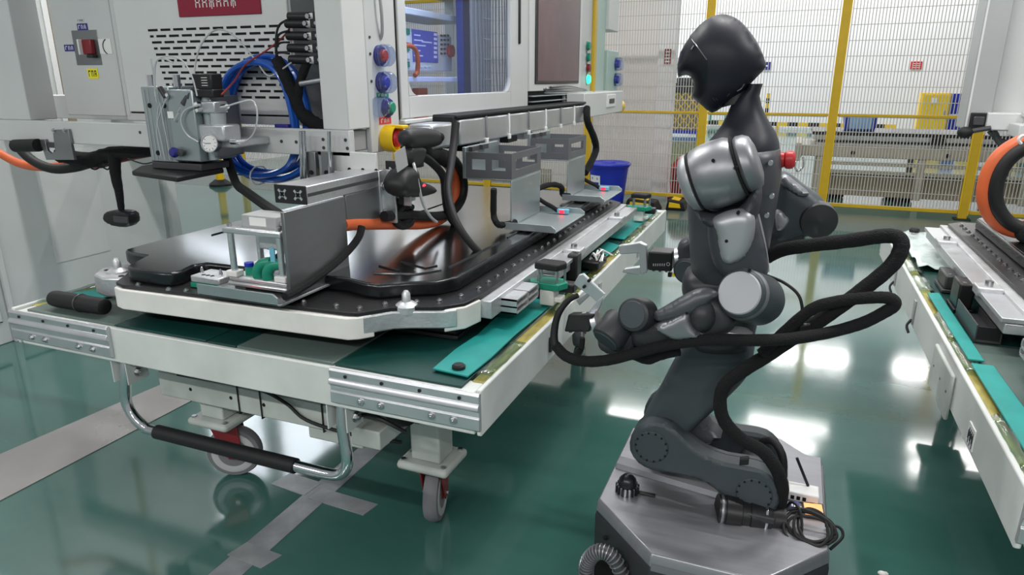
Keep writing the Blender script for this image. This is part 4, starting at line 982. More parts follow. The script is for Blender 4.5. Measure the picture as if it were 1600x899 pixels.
# push buttons under clear hoods on the button panel
def hood(px, py, core, open_=False):
    p = AX(px, py, XF)
    g = MB().lathe([(.036, 0), (.036, .006), (.030, .008), (.030, .016)], p, (1, 0, 0), 28).build('button_collar', 'blue_label', st)
    MB().lathe([(.021, .006), (.021, .026), (.017, .030), (.0, .030)], p, (1, 0, 0), 24).build('button_cap', core, g)
    if open_:
        c = p+Vector((.01, -.055, .005))
        MB().lathe([(.036, 0), (.037, .020), (.034, .030), (.0, .032)], c, (.35, -.9, 0), 28).build('hood_cover', 'clear_cover', g)
        MB().cyl(p+Vector((.005, -.034, 0)), p+Vector((.02, -.036, 0)), .006, n=8).build('hood_hinge', 'blue_label', g)
    else:
        MB().lathe([(.037, .006), (.038, .022), (.037, .042), (.030, .052), (.0, .054)], p, (1, 0, 0), 28).build('hood_cover', 'clear_cover', g)
        MB().lathe([(.038, .016), (.0395, .018), (.0395, .022), (.038, .024)], p, (1, 0, 0), 28, cap=False).build('hood_ring', 'clear_cover', g)
hood(592, 87, 'red_plastic'); hood(595, 129, 'blue_plastic'); hood(604, 168, 'green_plastic', True)
def plate_x(x0, y0, x1, y1, m, name, marks=0, X=XF):
    p, q = AX(x0, y0, X), AX(x1, y1, X); zt, zb_ = p.z, q.z
    o = B(X-.0005, X+.0015, p.y, q.y, zb_, zt).build(name, m, st, smooth=False)
    for k in range(marks):
        w_ = (q.y-p.y)/(marks+1); y = p.y+w_*(k+.6)
        for (a, b, c, d) in ((.0, .15, .2, .8), (.0, .6, .7, .8), (.45, .6, .2, .8), (.0, .6, .42, .52))[:2+k % 3]: B(X+.0015, X+.0022, y+w_*a, y+w_*b, zb_+(zt-zb_)*c, zb_+(zt-zb_)*d).build('printed_stroke', 'label_white', o, smooth=False)
plate_x(588, 145, 607, 152, 'green_plastic', 'green_label', 3); plate_x(592, 184, 611, 193, 'red_plastic', 'red_label', 3)
for (x, y) in ((577, 58), (580, 127), (578, 84)): p = AX(x, y, XF); MB().cyl(p, p+Vector((.003, 0, 0)), .005, n=8).build('panel_screw', 'dark_grey_plastic', st)
p = AX(585, 60, XF)
MB().tube([p+Vector((.0, .02, .3)), p+Vector((.02, .02, .12)), p+Vector((.012, .035, .03)), p+Vector((0, .04, .0))], .006, n=8).build('conduit', 'paint_grey_mid', st)
# mushroom stop switch in a yellow guard
p = AX(603, 216, XF)
gd = MB().lathe([(.046, 0), (.050, .010), (.050, .055), (.046, .055), (.046, .012), (.0, .010)], p, (1, 0, 0), 30, cap=False).build('stop_guard', 'yellow_bright', st)
MB().lathe([(.014, .008), (.014, .035), (.030, .040), (.032, .052), (.026, .060), (.0, .062)], p, (1, 0, 0), 26).build('stop_mushroom', 'red_plastic', gd)
for s in (-1, 1): MB().obox(p+Vector((.062, 0, s*.043)), (.024, 0, 0), (0, .022, 0), (0, 0, .006)).build('guard_prong', 'yellow_bright', gd, bevel=.003)
for (x, y) in ((440, 221), (463, 222), (505, 218), (506, 231), (540, 219), (543, 232), (219, 207)):
    q = AY(x, y, 2.0); MB().cyl(q, q+Vector((0, -.002, 0)), .006, n=10).build('beam_screw', 'dark_grey_plastic', st)
# ================================================================== tooling hanging from the station
def profile_bar(t, x0, x1, y0, y1, z0, z1, cells, vert=False, name='profile_bar'):
    o = B(x0, x1, y0, y1, z0, z1).build(name, 'aluminium', t, bevel=.003)
    dz = z1-z0
    for z in ((z0+z1)/2,) if not vert else (z0+dz*.25, z0+dz*.75): B(x1-.0005, x1+.0008, y0+.004, y1, z-.005, z+.005).build('groove', 'dark_grey_plastic', o, smooth=False)
    cp = B(x0-.001, x1+.001, y0-.004, y0, z0-.001, z1+.001).build('end_cap', 'black_plastic', o, bevel=.003)
    for k in range(cells):
        c = Vector(((x0+x1)/2 if vert else x0+(x1-x0)*(k+.5)/cells, y0-.004, z0+dz*(k+.5)/cells if vert else (z0+z1)/2))
        m = MB(); r_ = min(dz/(cells if vert else 1), (x1-x0)/(1 if vert else cells))*.36
        for a in (45, 135): d = Vector((math.cos(R(a)), 0, math.sin(R(a)))); m.obox(c, d*r_, d.cross(Vector((0, 1, 0)))*.0035, Vector((0, .0012, 0)))
        m.lathe([(.009, -.0015), (.009, .0012), (.004, .0012), (.004, -.0015)], c, (0, -1, 0), 14, cap=False)
        m.build('core_cross', 'aluminium', cp)
    return o
# bracket with the big steel plate in front of the machine
t = thing('steel_bracket', 'wide brushed steel bracket on aluminium profile pressing onto the left pack', 'bracket', (-1.35, 1.7, .89))
profile_bar(t, -1.400, -1.287, 1.61, 2.02, 1.152, 1.205, 2)
B(-1.287, -1.275, 1.49, 1.775, .905, 1.151).build('web_plate', 'steel_plate', t, bevel=.002)
B(-1.56, -1.262, 1.425, 1.79, .898, .906).build('foot_plate', 'steel_plate', t, bevel=.003)
MB().prism([(-1.56, 1.425, .90), (-1.27, 1.425, .90), (-1.27, 1.425, .922), (-1.285, 1.425, .933), (-1.56, 1.425, .933)], (0, .005, 0)).build('foot_lip', 'steel_bracket', t, bevel=.001)
MB().prism([(-1.262, 1.43, .90), (-1.262, 1.79, .90), (-1.262, 1.79, .908)], (.004, 0, 0)).build('edge_lip', 'steel_bracket', t)
B(-1.300, -1.290, 1.80, 2.06, 1.045, 1.15).build('rear_web', 'steel_plate', t, bevel=.002)
an = MB(); an.box(-1.296, -1.284, 1.99, 2.04, 1.02, 1.205); an.box(-1.296, -1.25, 2.03, 2.04, 1.02, 1.205); an.build('angle_piece', 'aluminium', t, bevel=.002)
for z in (1.15, 1.06): hexbolt((-1.284, 2.01, z), (1, 0, 0), .010, .010, t)
B(-1.285, -1.2835, 2.005, 2.015, 1.035, 1.12).build('slot', 'label_white', t)
B(-1.56, -1.30, 2.0, 2.012, 1.195, 1.262).build('hole_plate', 'paint_grey_light', t, bevel=.002)
for (x, y) in ((546, 265), (567, 266), (588, 267)): q = AY(x, y, 2.0); MB().cyl(q, q+Vector((0, -.0015, 0)), .007, n=12).build('plate_hole', 'slot_black', t)
MB().tube([(-1.255, 1.44, .925), (-1.265, 1.55, .93), (-1.268, 1.68, .955), (-1.262, 1.76, .985), (-1.25, 1.80, 1.02), (-1.25, 1.82, 1.05)], .012, n=8).build('cable_strap', 'black_sleeve', t)
t = thing('profile_end', 'upright pair of aluminium profile ends below the stop switch', 'profile', (-1.25, 2.2, 1.08))
profile_bar(t, -1.292, -1.232, 2.05, 2.14, 1.085, 1.232, 2, vert=True)
for z in (1.10, 1.20): B(-1.232, -1.225, 2.06, 2.09, z, z+.02).build('slot_nut', 'bolt_steel', t)
an = MB(); an.box(-1.232, -1.20, 2.05, 2.056, 1.08, 1.16); an.box(-1.232, -1.226, 2.05, 2.10, 1.08, 1.16); an.build('angle_bracket', 'aluminium_soft', t, bevel=.002)
# twin guide rails
t = thing('guide_rail_pair', 'pair of steel guide rails and rods hanging below the front beam', 'guide rail', (-1.52, 1.97, 1.15))
for x0, x1 in ((478, 497), (502, 520)):
    a, b = AY(x0, 237, 1.97), AY(x1, 287, 1.97); B(a.x, b.x, 1.965, 1.985, b.z, a.z).build('rail_plate', 'steel_plate', t, bevel=.002)
    c = MB().cyl(((a.x+b.x)/2, 1.965, (a.z*.35+b.z*.65)), ((a.x+b.x)/2, 1.961, (a.z*.35+b.z*.65)), .008, n=12).build('countersink', 'slot_black', t)
for x in (470, 475, 514): a, b = AY(x, 205, 1.955), AY(x+2, 285, 1.955); MB().cyl(a, b, .0065, n=10).build('guide_rod', 'chrome', t)
a = AY(499, 240, 1.972); B(a.x-.006, a.x+.006, 1.975, 1.99, 1.16, 1.25).build('middle_slot', 'bolt_steel', t)

# folded sheet brackets on the right
def fold_bracket(y0, y1, X, wf, ztop, dark, label):
    t = thing('folded_bracket', label, 'bracket', (X, (y0+y1)/2, .94), 'folded sheet brackets pressing on the pack edge')
    B(X, X+.006, y0, y1, .945, ztop).build('web', 'steel_bracket', t, bevel=.002)
    B(X, X+wf, y0-.03, y1+.03, .938, .944).build('foot', 'steel_bracket', t, bevel=.002)
    for y in (y0-.035, y1+.03): MB().prism([(X-.01, y, .938), (X+wf, y, .938), (X+wf, y, .952), (X+wf-.02, y, .966), (X-.01, y, .966)], (0, .005, 0)).build('foot_lip', 'steel_bracket', t, bevel=.001)
    sh = B(X-.19, X+.006, y0, y1, ztop, ztop+.006).build('shelf', 'steel_bracket', t, bevel=.002)
    # open window box above the shelf
    zt = ztop+.105
    def frame(a, b, fixed, axis, n):
        m = MB(); z0 = ztop+.006
        def bx(u0, u1, v0, v1):
            if axis == 'y': m.box(u0, u1, fixed, fixed+.005, v0, v1)
            else: m.box(fixed, fixed+.005, u0, u1, v0, v1)
        L = b-a; bx(a, b, z0, z0+.032); bx(a, b, zt-.026, zt); w_ = .026 if axis == 'y' else .040
        for k in range(n+1): u = a+(L-w_)*k/n; bx(u, u+w_, z0+.032, zt-.026)
        m.build('window_frame', 'sheet_dark', t)
    frame(X-.19, X+.006, y0, 'y', 2); frame(y0+.005, y1, X+.001, 'x', 1); frame(X-.19, X+.006, y1, 'y', 2)
    B(X-.205, X-.19, y0, y1, ztop, 1.245).build('hanger', 'steel_bracket', t, bevel=.002)
    for k in range(2): B(X-.185, X-.17, y0+.02+k*.1, y0+.08+k*.1, zt, 1.245).build('hanger_tab', 'dark_grey_plastic', t)
    s = B(X+wf*.45, X+wf*.45+.05, y1-.02, y1+.005, .946, .966).build('sensor', 'sensor_blue', t, bevel=.003)
    B(X+wf*.45+.012, X+wf*.45+.034, y1-.023, y1-.02, .949, .963).build('sensor_light', 'red_lit', s)
    MB().tube([(X+wf*.45, y1-.005, .956), (X+.06, y1-.0, .972), (X+.01, y1+.03, .985), (X-.05, y1+.05, 1.02), (X-.08, y1+.03, 1.1)], .010, n=8).build('sensor_cable', 'black_sleeve', t)
    return t
fold_bracket(2.47, 2.80, -1.0, .20, 1.122, 0, 'nearer folded steel bracket with window cutouts behind the hanging cable')
fold_bracket(3.20, 3.50, -1.0, .20, 1.122, 0, 'farther folded steel bracket with window cutouts near the blue bucket')
for pts, lab in (([(-1.04, 2.40, 1.10), (-1.05, 2.42, 1.0), (-1.03, 2.40, .97), (-1.02, 2.43, .955), (-.99, 2.50, .955)], 'black cable running down to the nearer folded bracket foot'),
                 ([(-1.06, 2.85, .99), (-1.08, 2.95, 1.01), (-1.05, 3.10, 1.02), (-1.02, 3.18, 1.0), (-1.02, 3.20, .96), (-.98, 3.2, .955)], 'black cable bridging the two folded brackets')):
    solo(MB().tube(pts, .013, n=8, rag=.1), 'sensor_cable', 'black_sleeve', lab, 'cable')
# probe fixture standing on the pack
t = thing('probe_fixture', 'small aluminium probe fixture with green hose fittings on the bracket foot', 'fixture', (-1.40, 1.56, .906))
fx0, fx1, fy0, fy1 = -1.500, -1.300, 1.49, 1.63
b0 = B(fx0-.008, fx1+.008, fy0, fy1, .915, .930).build('base_plate', 'aluminium', t, bevel=.006); B(fx0-.005, fx1+.006, fy0+.005, fy1-.005, .930, .944).build('base_step', 'cast_aluminium', t, bevel=.005)
for (x, y) in ((fx0+.03, fy0+.03), (fx1-.03, fy1-.03)): B(x-.02, x+.02, y-.02, y+.02, .9062, .915).build('foot_pad', 'dark_grey_plastic', t)
for (x, y) in ((fx0+.012, fy0+.015), (fx1-.012, fy0+.015), (fx0+.015, fy1-.015), (fx1-.015, fy1-.015)):
    ps = MB().cyl((x, y, .944), (x, y, 1.075), .0095, n=16).build('post', 'aluminium', t)
    B(x-.02, x+.02, y-.016, y+.016, .944, .962).build('post_foot', 'label_white', ps, bevel=.003); MB().cyl((x, y, 1.092), (x, y, 1.102), .007, n=8).build('post_nut', 'bolt_steel', ps)
B(fx0-.004, fx1+.004, fy0+.0, fy0+.03, 1.075, 1.092).build('top_bar', 'aluminium', t, bevel=.004); B(fx0-.004, fx1+.004, fy1-.03, fy1, 1.075, 1.092).build('top_bar', 'aluminium', t, bevel=.004)
bxx = B(fx0+.045, fx1-.03, fy0+.03, fy1-.03, 1.075, 1.128).build('top_box', 'paint_grey_mid', t, bevel=.004); B(fx0+.075, fx0+.135, fy0+.0285, fy0+.03, 1.098, 1.122).build('paper_label', 'label_white', bxx)
MB().cyl((fx1-.03, fy0+.05, 1.105), (fx1+.02, fy0+.05, 1.105), .010, n=12).build('cable_gland', 'chrome', bxx)
B(fx0+.07, fx0+.15, fy0+.06, fy1-.04, 1.02, 1.075).build('press_block', 'cast_aluminium', t, bevel=.006)
for k, (x, y) in enumerate(((-1.410, 1.515), (-1.370, 1.510))):
    MB().tube([(x, y, .944), (x, y, .965), (x+.015, y+.005, .985), (x+.045, y+.01, .992)], .0165, n=12).build('elbow_fitting', 'green_plastic', t)
MB().cyl((-1.455, 1.54, .944), (-1.455, 1.54, .968), .020, n=14).build('fitting', 'green_plastic', t); MB().cyl((-1.46, 1.535, .968), (-1.46, 1.535, .98), .014, n=12).build('fitting', 'blue_plastic', t)
B(-1.345, -1.328, 1.54, 1.556, .965, .985).build('red_plug', 'red_plastic', t, bevel=.003); B(-1.352, -1.335, 1.505, 1.51, .995, 1.04).build('blue_tag', 'sensor_blue', t, bevel=.001)
MB().tube([(-1.46, 1.58, .96), (-1.42, 1.58, .975), (-1.38, 1.575, 1.0), (-1.35, 1.57, 1.03), (-1.33, 1.56, 1.06)], .009, n=8).build('lead', 'black_sleeve', t)
q = AZ(438, 442, .93); B(-1.46, -1.44, 1.43, 1.445, .907, .913).build('indicator', 'red_lit', t)
solo(MB().tube([AY(354, 243, 1.98), AY(360, 262, 1.95), AY(370, 288, 1.9), AY(385, 300, 1.8), AY(410, 318, 1.72), AY(440, 338, 1.62)], .0155, n=8, k=4), 'flat_cable', 'black_sleeve', 'flat black cable dropping from the beam to the probe fixture', 'cable')
# ------------------------------------------------------------------ press cylinder with pad
t = thing('press_cylinder', 'steel press cylinder with two rods and black pad on the front beam', 'cylinder', (-1.93, 1.85, 1.18))
Yc = 1.80
def P2(x, y, Y=Yc): return AY(x, y, Y)
a, b = P2(219, 135), P2(300, 258)
B(a.x, P2(262, 135).x, 1.80, 1.96, P2(240, 252).z, a.z).build('guide_block', 'steel_bracket', t, bevel=.003)
for x in (226, 232, 248, 254): q_ = P2(x, 150); B(q_.x-.002, q_.x+.002, 1.7985, 1.80, P2(240, 250).z, a.z-.01).build('groove', 'paint_grey_mid', t)
B(P2(305, 150).x, P2(328, 150).x-.02, 1.82, 1.95, P2(310, 246).z, P2(310, 150).z).build('side_block', 'steel_plate', t, bevel=.004)
MB().cyl((P2(316, 150).x-.012, 1.83, P2(310, 248).z-.005), (P2(316, 150).x-.012, 1.83, P2(310, 150).z), .017, n=16).build('side_rod', 'steel_bracket', t)
B(P2(262, 140).x, P2(303, 140).x, 1.79, 1.96, P2(262, 250).z, P2(262, 140).z).build('cylinder_body', 'steel_bracket', t, bevel=.004)
for x in (236, 277):
    p = P2(x-2, 117, 1.85); MB().cyl(p, (p.x, p.y, p.z-.07), .0125, n=18).build('piston_rod', 'chrome', t)
    q = P2(x+14, 252, 1.85); MB().cyl((p.x, p.y, 1.20), (p.x, p.y, 1.26), .012, n=16).build('lower_rod', 'chrome', t)
for (x, y) in ((234, 165), (257, 165), (247, 239)): p = P2(x, y, 1.80); MB().cyl(p, p+Vector((0, -.002, 0)), .0085, n=14).build('counterbore', 'slot_black', t)
p = P2(267, 180, 1.79); B(p.x-.012, p.x+.014, 1.787, 1.79, p.z-.01, p.z+.012).build('rating_label', 'label_white', t)
p = P2(275, 238, 1.78); MB().lathe([(.016, 0), (.018, .01), (.012, .02), (.0, .021)], p, (0, -1, 0), 16).build('speed_knob', 'blue_label', t); MB().lathe([(.012, 0), (.013, .01), (.0, .012)], p+Vector((.028, 0, 0)), (0, -1, 0), 14).build('speed_knob', 'dark_grey_plastic', t)
B(P2(243, 252).x-.02, P2(320, 252).x-.02, 1.80, 1.93, 1.198, 1.222).build('pad_holder', 'dark_grey_plastic', t, bevel=.003)
pp = [AZ(206, 267, 1.197), AZ(276, 277, 1.197), AZ(349, 263, 1.197), AZ(345, 257, 1.197), AZ(262, 252, 1.197), AZ(220, 259, 1.197)]
MB().prism([(v.x, v.y, 1.18) for v in pp], (0, 0, .017)).build('pad', 'black_rubber', t, bevel=.004)
# thin pneumatic lines
for k, pts in enumerate(([(245, 160), (240, 120), (245, 95), (262, 88), (285, 95), (300, 120), (308, 150)], [(242, 150), (243, 100), (255, 92), (270, 98)], [(248, 165), (246, 190), (252, 220), (258, 250)], [(250, 160), (255, 190), (262, 225), (265, 250)], [(244, 140), (238, 105), (236, 92)], [(252, 140), (262, 150), (255, 165), (245, 200), (252, 245)])):
    MB().tube([P2(x, y, 1.785) for x, y in pts], .0026, n=6).build('air_line', 'clear_hose', t)
p = P2(250, 137, 1.78); MB().cyl(p, p+Vector((.02, 0, -.03)), .009, n=10).build('air_fitting', 'black_plastic', t); MB().cyl(p+Vector((.015, 0, -.02)), p+Vector((.03, 0, -.03)), .006, n=8).build('air_fitting', 'chrome', t)
# regulator with gauge and coil
t = thing('air_regulator', 'air valve with black coil, grey body and round dial gauge', 'regulator', (-1.75, 1.85, 1.27))
Yr = 1.84
def P3(x, y, Y=Yr): return AY(x, y, Y)
a, b = P3(304, 119), P3(344, 152); 
cb = B(P3(310, 119).x, P3(340, 119).x, 1.81, 1.86, P3(322, 140).z, P3(322, 115).z).build('coil', 'black_plastic', t, bevel=.004); B(P3(304, 120).x, P3(322, 120).x, 1.83, 1.87, P3(310, 148).z, P3(310, 120).z).build('coil_flange', 'dark_grey_plastic', t, bevel=.004)
B(P3(318, 139).x, P3(346, 139).x, 1.80, 1.85, P3(325, 152).z, P3(325, 139).z).build('coil_base', 'black_plastic', t, bevel=.004)
for k in range(4): B(P3(325, 120).x, P3(334, 120).x, 1.8085, 1.81, P3(322, 121+k*4).z-.002, P3(322, 121+k*4).z).build('printed_line', 'label_white', cb)
B(P3(324, 158).x, P3(348, 158).x, 1.80, 1.86, P3(330, 176).z, P3(330, 158).z).build('valve_block', 'aluminium_soft', t, bevel=.004)
MB().cyl(P3(341, 197, 1.83), P3(340, 176, 1.83), .026, n=20).build('bonnet', 'aluminium_soft', t)
B(P3(322, 195).x, P3(362, 195).x, 1.80, 1.88, P3(340, 219).z, P3(340, 194).z).build('regulator_body', 'cast_aluminium', t, bevel=.006)
B(P3(330, 215).x, P3(370, 215).x, 1.83, 2.0, P3(340, 230).z, P3(340, 217).z).build('lower_port', 'cast_aluminium', t, bevel=.006)
p = P3(321, 226, 1.80); g = MB().lathe([(.022, .0), (.026, .006), (.028, .03), (.030, .034), (.030, .040), (.027, .040), (.027, .036), (.0, .036)], p+Vector((.02, .025, 0)), (.25, -.95, .15), 28).build('gauge_case', 'bolt_steel', t)
ax = Vector((.25, -.95, .15)).normalized(); fc_ = p+Vector((.02, .025, 0))+ax*.0368
MB().cyl(fc_, fc_+ax*.001, .026, n=28).build('gauge_dial', 'label_white', g); u, v = frame_of(ax)
for k in range(9): a = R(-40+k*32.5); MB().obox(fc_+ax*.0015+(u*math.cos(a)+v*math.sin(a))*.021, (u*math.cos(a)+v*math.sin(a))*.003, ax.cross(u*math.cos(a)+v*math.sin(a))*.0006, ax*.0004).build('dial_mark', 'ink', g)
MB().obox(fc_+ax*.002+u*.006, u*.011, v*.0009, ax*.0005).build('needle', 'ink', g)
for (x, y, d) in ((352, 167, (1, -.3, .1)), (312, 163, (-.3, -1, 0)), (368, 222, (1, -.2, 0)), (314, 171, (-.5, -1, -.3))):
    p = P3(x, y, 1.80); d = Vector(d).normalized(); MB().cyl(p-d*.02, p+d*.012, .009, n=10).build('push_fitting', 'chrome', t); MB().cyl(p+d*.012, p+d*.018, .006, n=10).build('fitting_ring', 'label_white', t)
MB().tube([P3(352, 167, 1.79), P3(375, 160, 1.79), P3(395, 158, 1.80), P3(402, 178, 1.80), P3(398, 205, 1.80), P3(385, 220, 1.80), P3(368, 222, 1.79)], .003, n=8).build('loop_hose', 'clear_hose', t)
MB().tube([P3(310, 222, 1.78), P3(292, 210, 1.78), P3(283, 190, 1.78), P3(290, 172, 1.78), P3(312, 164, 1.78)], .003, n=8).build('loop_hose', 'clear_hose', t)
MB().tube([P3(308, 150, 1.8), P3(303, 120, 1.85), P3(310, 80, 1.95), P3(325, 55, 2.0), P3(345, 46, 2.05), P3(370, 60, 2.05), P3(400, 95, 2.05), P3(418, 118, 2.04), P3(435, 112, 2.04), P3(455, 98, 2.03)], .003, n=8).build('long_hose', 'clear_hose', t)
MB().tube([P3(346, 148, 1.82), P3(365, 128, 1.9), P3(385, 100, 2.02), P3(415, 80, 2.04), P3(440, 60, 2.05), P3(452, 45, 2.05)], .003, n=6).build('red_wire', 'red_cable', t)
for k, (x, y) in enumerate(((302, 140), (295, 150), (288, 162), (283, 176))):
    p = P3(x, y, 1.80); MB().cyl(p, p+Vector((-.022, -.006, -.028)), .011 if k % 2 else .008, n=10).build('inline_coupling', 'dark_grey_plastic' if k < 2 else 'bolt_steel', t)
a, b = P3(302, 152, 1.98), P3(375, 188, 1.98); B(a.x, b.x, 1.975, 1.99, b.z, a.z).build('mount_plate', 'paint_grey_mid', t, bevel=.003)
# blue hose coil hung behind the beam
t = thing('hose_coil', 'coil of bright blue air hoses looped behind the front beam', 'hose', (-1.95, 2.08, 1.15))
base = [(358, 150), (372, 112), (400, 94), (432, 96), (455, 116), (468, 150), (476, 190), (478, 230), (468, 258), (445, 271), (415, 274), (385, 265), (366, 245), (355, 215), (352, 180)]
for k in range(7):
    ox_, oz_, oy_ = random.uniform(-.016, .016), random.uniform(-.016, .016), -.038+.013*k
    sc = 1+random.uniform(-.05, .05)
    pts = []
    for x, y in base:
        v = AY(415+(x-415)*sc, 185+(y-185)*sc, 2.085); pts.append((v.x+ox_, 2.085+oy_, v.z+oz_))
    MB().tube(pts, .0105, n=8, k=5, closed=True).build('hose_loop', 'blue_hose', t)
a = AY(405, 274, 2.08); MB().tube([(a.x, 2.08+.05*math.cos(q_), a.z+.035*math.sin(q_)) for q_ in [k*.52 for k in range(12)]], .003, n=5, k=1, closed=True).build('cable_tie', 'label_white', t)
# black sleeve bundle at the right of the coil
t = thing('sleeved_bundle', 'forked black sleeved cable bundle in the opening beside the blue coil', 'cable', (-1.6, 2.09, 1.34))
MB().tube([AY(432, 92, 2.05), AY(445, 118, 2.05), AY(460, 150, 2.06), AY(475, 180, 2.07), AY(500, 198, 2.09), AY(522, 202, 2.12)], lambda f: .020+.010*f, n=10, rag=.06).build('sleeve', 'black_sleeve', t)
MB().tube([AY(480, 98, 2.06), AY(470, 125, 2.06), AY(466, 150, 2.06), AY(472, 175, 2.07)], .016, n=10, rag=.06).build('sleeve', 'black_sleeve', t)
for k in range(4): MB().tube([AY(452, 30+k*18, 2.04), AY(436, 40+k*14, 2.04), AY(431, 65+k*8, 2.04), AY(434, 95, 2.05)], .004, n=6).build('lead', 'black_rubber', t)
p = AY(462, 203, 2.02); q = AY(443, 196, 2.0); B(AY(428, 194, 2.02).x, AY(449, 194, 2.02).x, 2.02, 2.04, AY(430, 203, 2.02).z, AY(430, 194, 2.02).z).build('blue_clip', 'blue_label', t, bevel=.003)
# hook plate and cable bundle at the left of the beam
t = thing('hook_plate', 'steel hook plate with notch at the left end of the beam', 'hook', (-2.85, 1.95, 1.22))
hk = [(82, 203), (106, 202), (116, 250), (72, 250), (62, 218), (70, 218), (74, 236), (80, 240), (86, 236), (84, 220)]
MB().prism([AY(x, y, 1.985) for x, y in hk], (0, .012, 0)).build('plate', 'steel_plate', t, bevel=.001)
for x in (84, 101): p = AY(x, 204, 1.985); hexbolt(p, (0, -1, 0), .007, .006, t)
MB().cyl(AY(24, 228, 1.98), AY(60, 227, 1.98), .027, n=14).build('stopper', 'black_rubber', t); B(AY(60, 220, 1.99).x, AY(88, 220, 1.99).x, 1.99, 2.0, AY(60, 230, 1.99).z, AY(60, 222, 1.99).z).build('pin', 'dark_grey_plastic', t)
t = thing('cable_bundle', 'thick black and orange cable bundle sagging below the left end of the beam', 'cable', (-2.9, 2.2, 1.05))
Yb = 2.15
MB().tube([AY(-40, 60, Yb), AY(0, 165, Yb), AY(15, 205, Yb), AY(40, 242, Yb), AY(75, 262, Yb), AY(115, 262, Yb), AY(170, 245, Yb), AY(230, 232, Yb), AY(300, 226, Yb)], .022, n=10).build('black_cable', 'black_rubber', t)
MB().tube([AY(-60, 200, Yb+.03), AY(0, 240, Yb+.03), AY(40, 258, Yb+.03), AY(90, 260, Yb+.03), AY(150, 245, Yb+.03), AY(230, 228, Yb+.03)], .020, n=10).build('orange_cable', 'orange_cable', t)
MB().tube([AY(95, 242, Yb-.04), AY(140, 250, Yb-.04), AY(175, 240, Yb-.04), AY(235, 236, Yb-.04), AY(330, 236, Yb)], lambda f: .035-.012*f, n=10, rag=.08).build('sleeve', 'black_sleeve', t)
MB().tube([AY(110, 250, Yb), AY(150, 258, Yb), AY(190, 248, Yb), AY(240, 238, Yb)], .016, n=8).build('red_cable', 'red_cable', t)
for k in range(5): MB().tube([AY(120+k*9, 252, Yb-.05), AY(138+k*10, 262+k % 2*3, Yb-.05), AY(160+k*4, 254, Yb-.05)], .0035, n=5).build('loose_wire', 'black_rubber', t)
MB().tube([AY(200, 248, 1.99), AY(225, 256, 1.97), AY(245, 251, 1.95)], .003, n=5).build('loose_wire', 'black_rubber', t)
t = thing('hanging_plug', 'black plug hanging on a strap in front of the white cabinet', 'plug', (-2.6, 2.1, .9))
MB().tube([AY(178, 240, 2.1), AY(181, 275, 2.1), AY(186, 300, 2.1), AY(190, 330, 2.1)], lambda f: .026-.014*f, n=10, rag=.05).build('strap', 'black_sleeve', t)
pl = [(172, 330), (185, 328), (204, 329), (210, 334), (212, 347), (202, 354), (182, 352), (170, 345), (168, 336)]
MB().inflate([AY(x, y, 2.1) for x, y in pl], .03, .012, edge=.015, sp=.008, smooth=2).build('plug_body', 'black_plastic', t)
B(AY(178, 338, 2.07).x, AY(200, 338, 2.07).x, 2.064, 2.072, AY(178, 347, 2.07).z, AY(178, 337, 2.07).z).build('face_plate', 'dark_grey_plastic', t, bevel=.002)
# ------------------------------------------------------------------ barcode scanner in its holder
t = thing('barcode_scanner', 'black handheld barcode scanner resting nose out beside the stop switch', 'scanner', (-1.22, 2.15, 1.1))
XS = -1.22
nose = [(632, 204), (654, 200), (678, 203), (686, 212), (682, 227), (668, 231), (656, 232), (640, 234), (630, 224)]
MB().inflate([AX(x, y, XS) for x, y in nose], .030, .026, edge=.006, sp=.007, nrm=(1, 0, 0), smooth=3).build('head', 'scanner_black', t)
p = AX(677, 215, XS); MB().sphere(p+Vector((.018, .018, .0)), .016, .02, .017).build('scan_window', 'slot_black', t)
grip_ = [(637, 228), (659, 230), (657, 250), (650, 262), (639, 264), (633, 250)]
MB().inflate([AX(x, y, XS) for x, y in grip_], .024, .018, edge=.004, sp=.007, nrm=(1, 0, 0), smooth=3).build('grip', 'scanner_black', t)
B(XS-.01, XS+.02, AX(648, 250, XS).y, AX(655, 250, XS).y, AX(648, 262, XS).z, AX(648, 247, XS).z).build('trigger', 'black_plastic', t, bevel=.004)
p, q = AX(618, 240, XS+.03), AX(635, 258, XS+.03); MB().obox((p+q)/2, (0, .035, .008), (0, -.008, .032), (.001, 0, 0)).build('grey_tag', 'paint_grey_mid', t)
t = thing('scanner_stand', 'dark rounded scanner holder with red light window', 'holder', (-1.22, 2.1, 1.08))
base_ = [(622, 264), (640, 262), (646, 280), (668, 290), (670, 302), (655, 307), (630, 308), (616, 304), (612, 285)]
MB().inflate([AX(x, y, XS) for x, y in base_], .045, .03, edge=.012, sp=.008, nrm=(1, 0, 0), smooth=3).build('body', 'scanner_black', t)
p = AX(657, 290, XS+.03); MB().sphere(p, .018, .022, .006).build('light_window', 'red_lit', t); B(XS-.02, XS+.012, AX(640, 275, XS).y, AX(644, 275, XS).y, AX(642, 287, XS).z, AX(642, 268, XS).z).build('yellow_mark', 'yellow_paint', t, bevel=.002)
B(-1.235, XS-.02, 2.02, 2.12, 1.12, 1.16).build('mount', 'black_plastic', t)
solo(MB().tube([AX(646, 255, -1.2), AX(648, 262, -1.19), AX(652, 280, -1.18), AX(660, 315, -1.18), AX(672, 338, -1.18), AX(682, 347, -1.2)], .0055, n=8), 'power_cord', 'clear_hose', 'thin pale cord dropping from the scanner to the orange cable', 'cord')
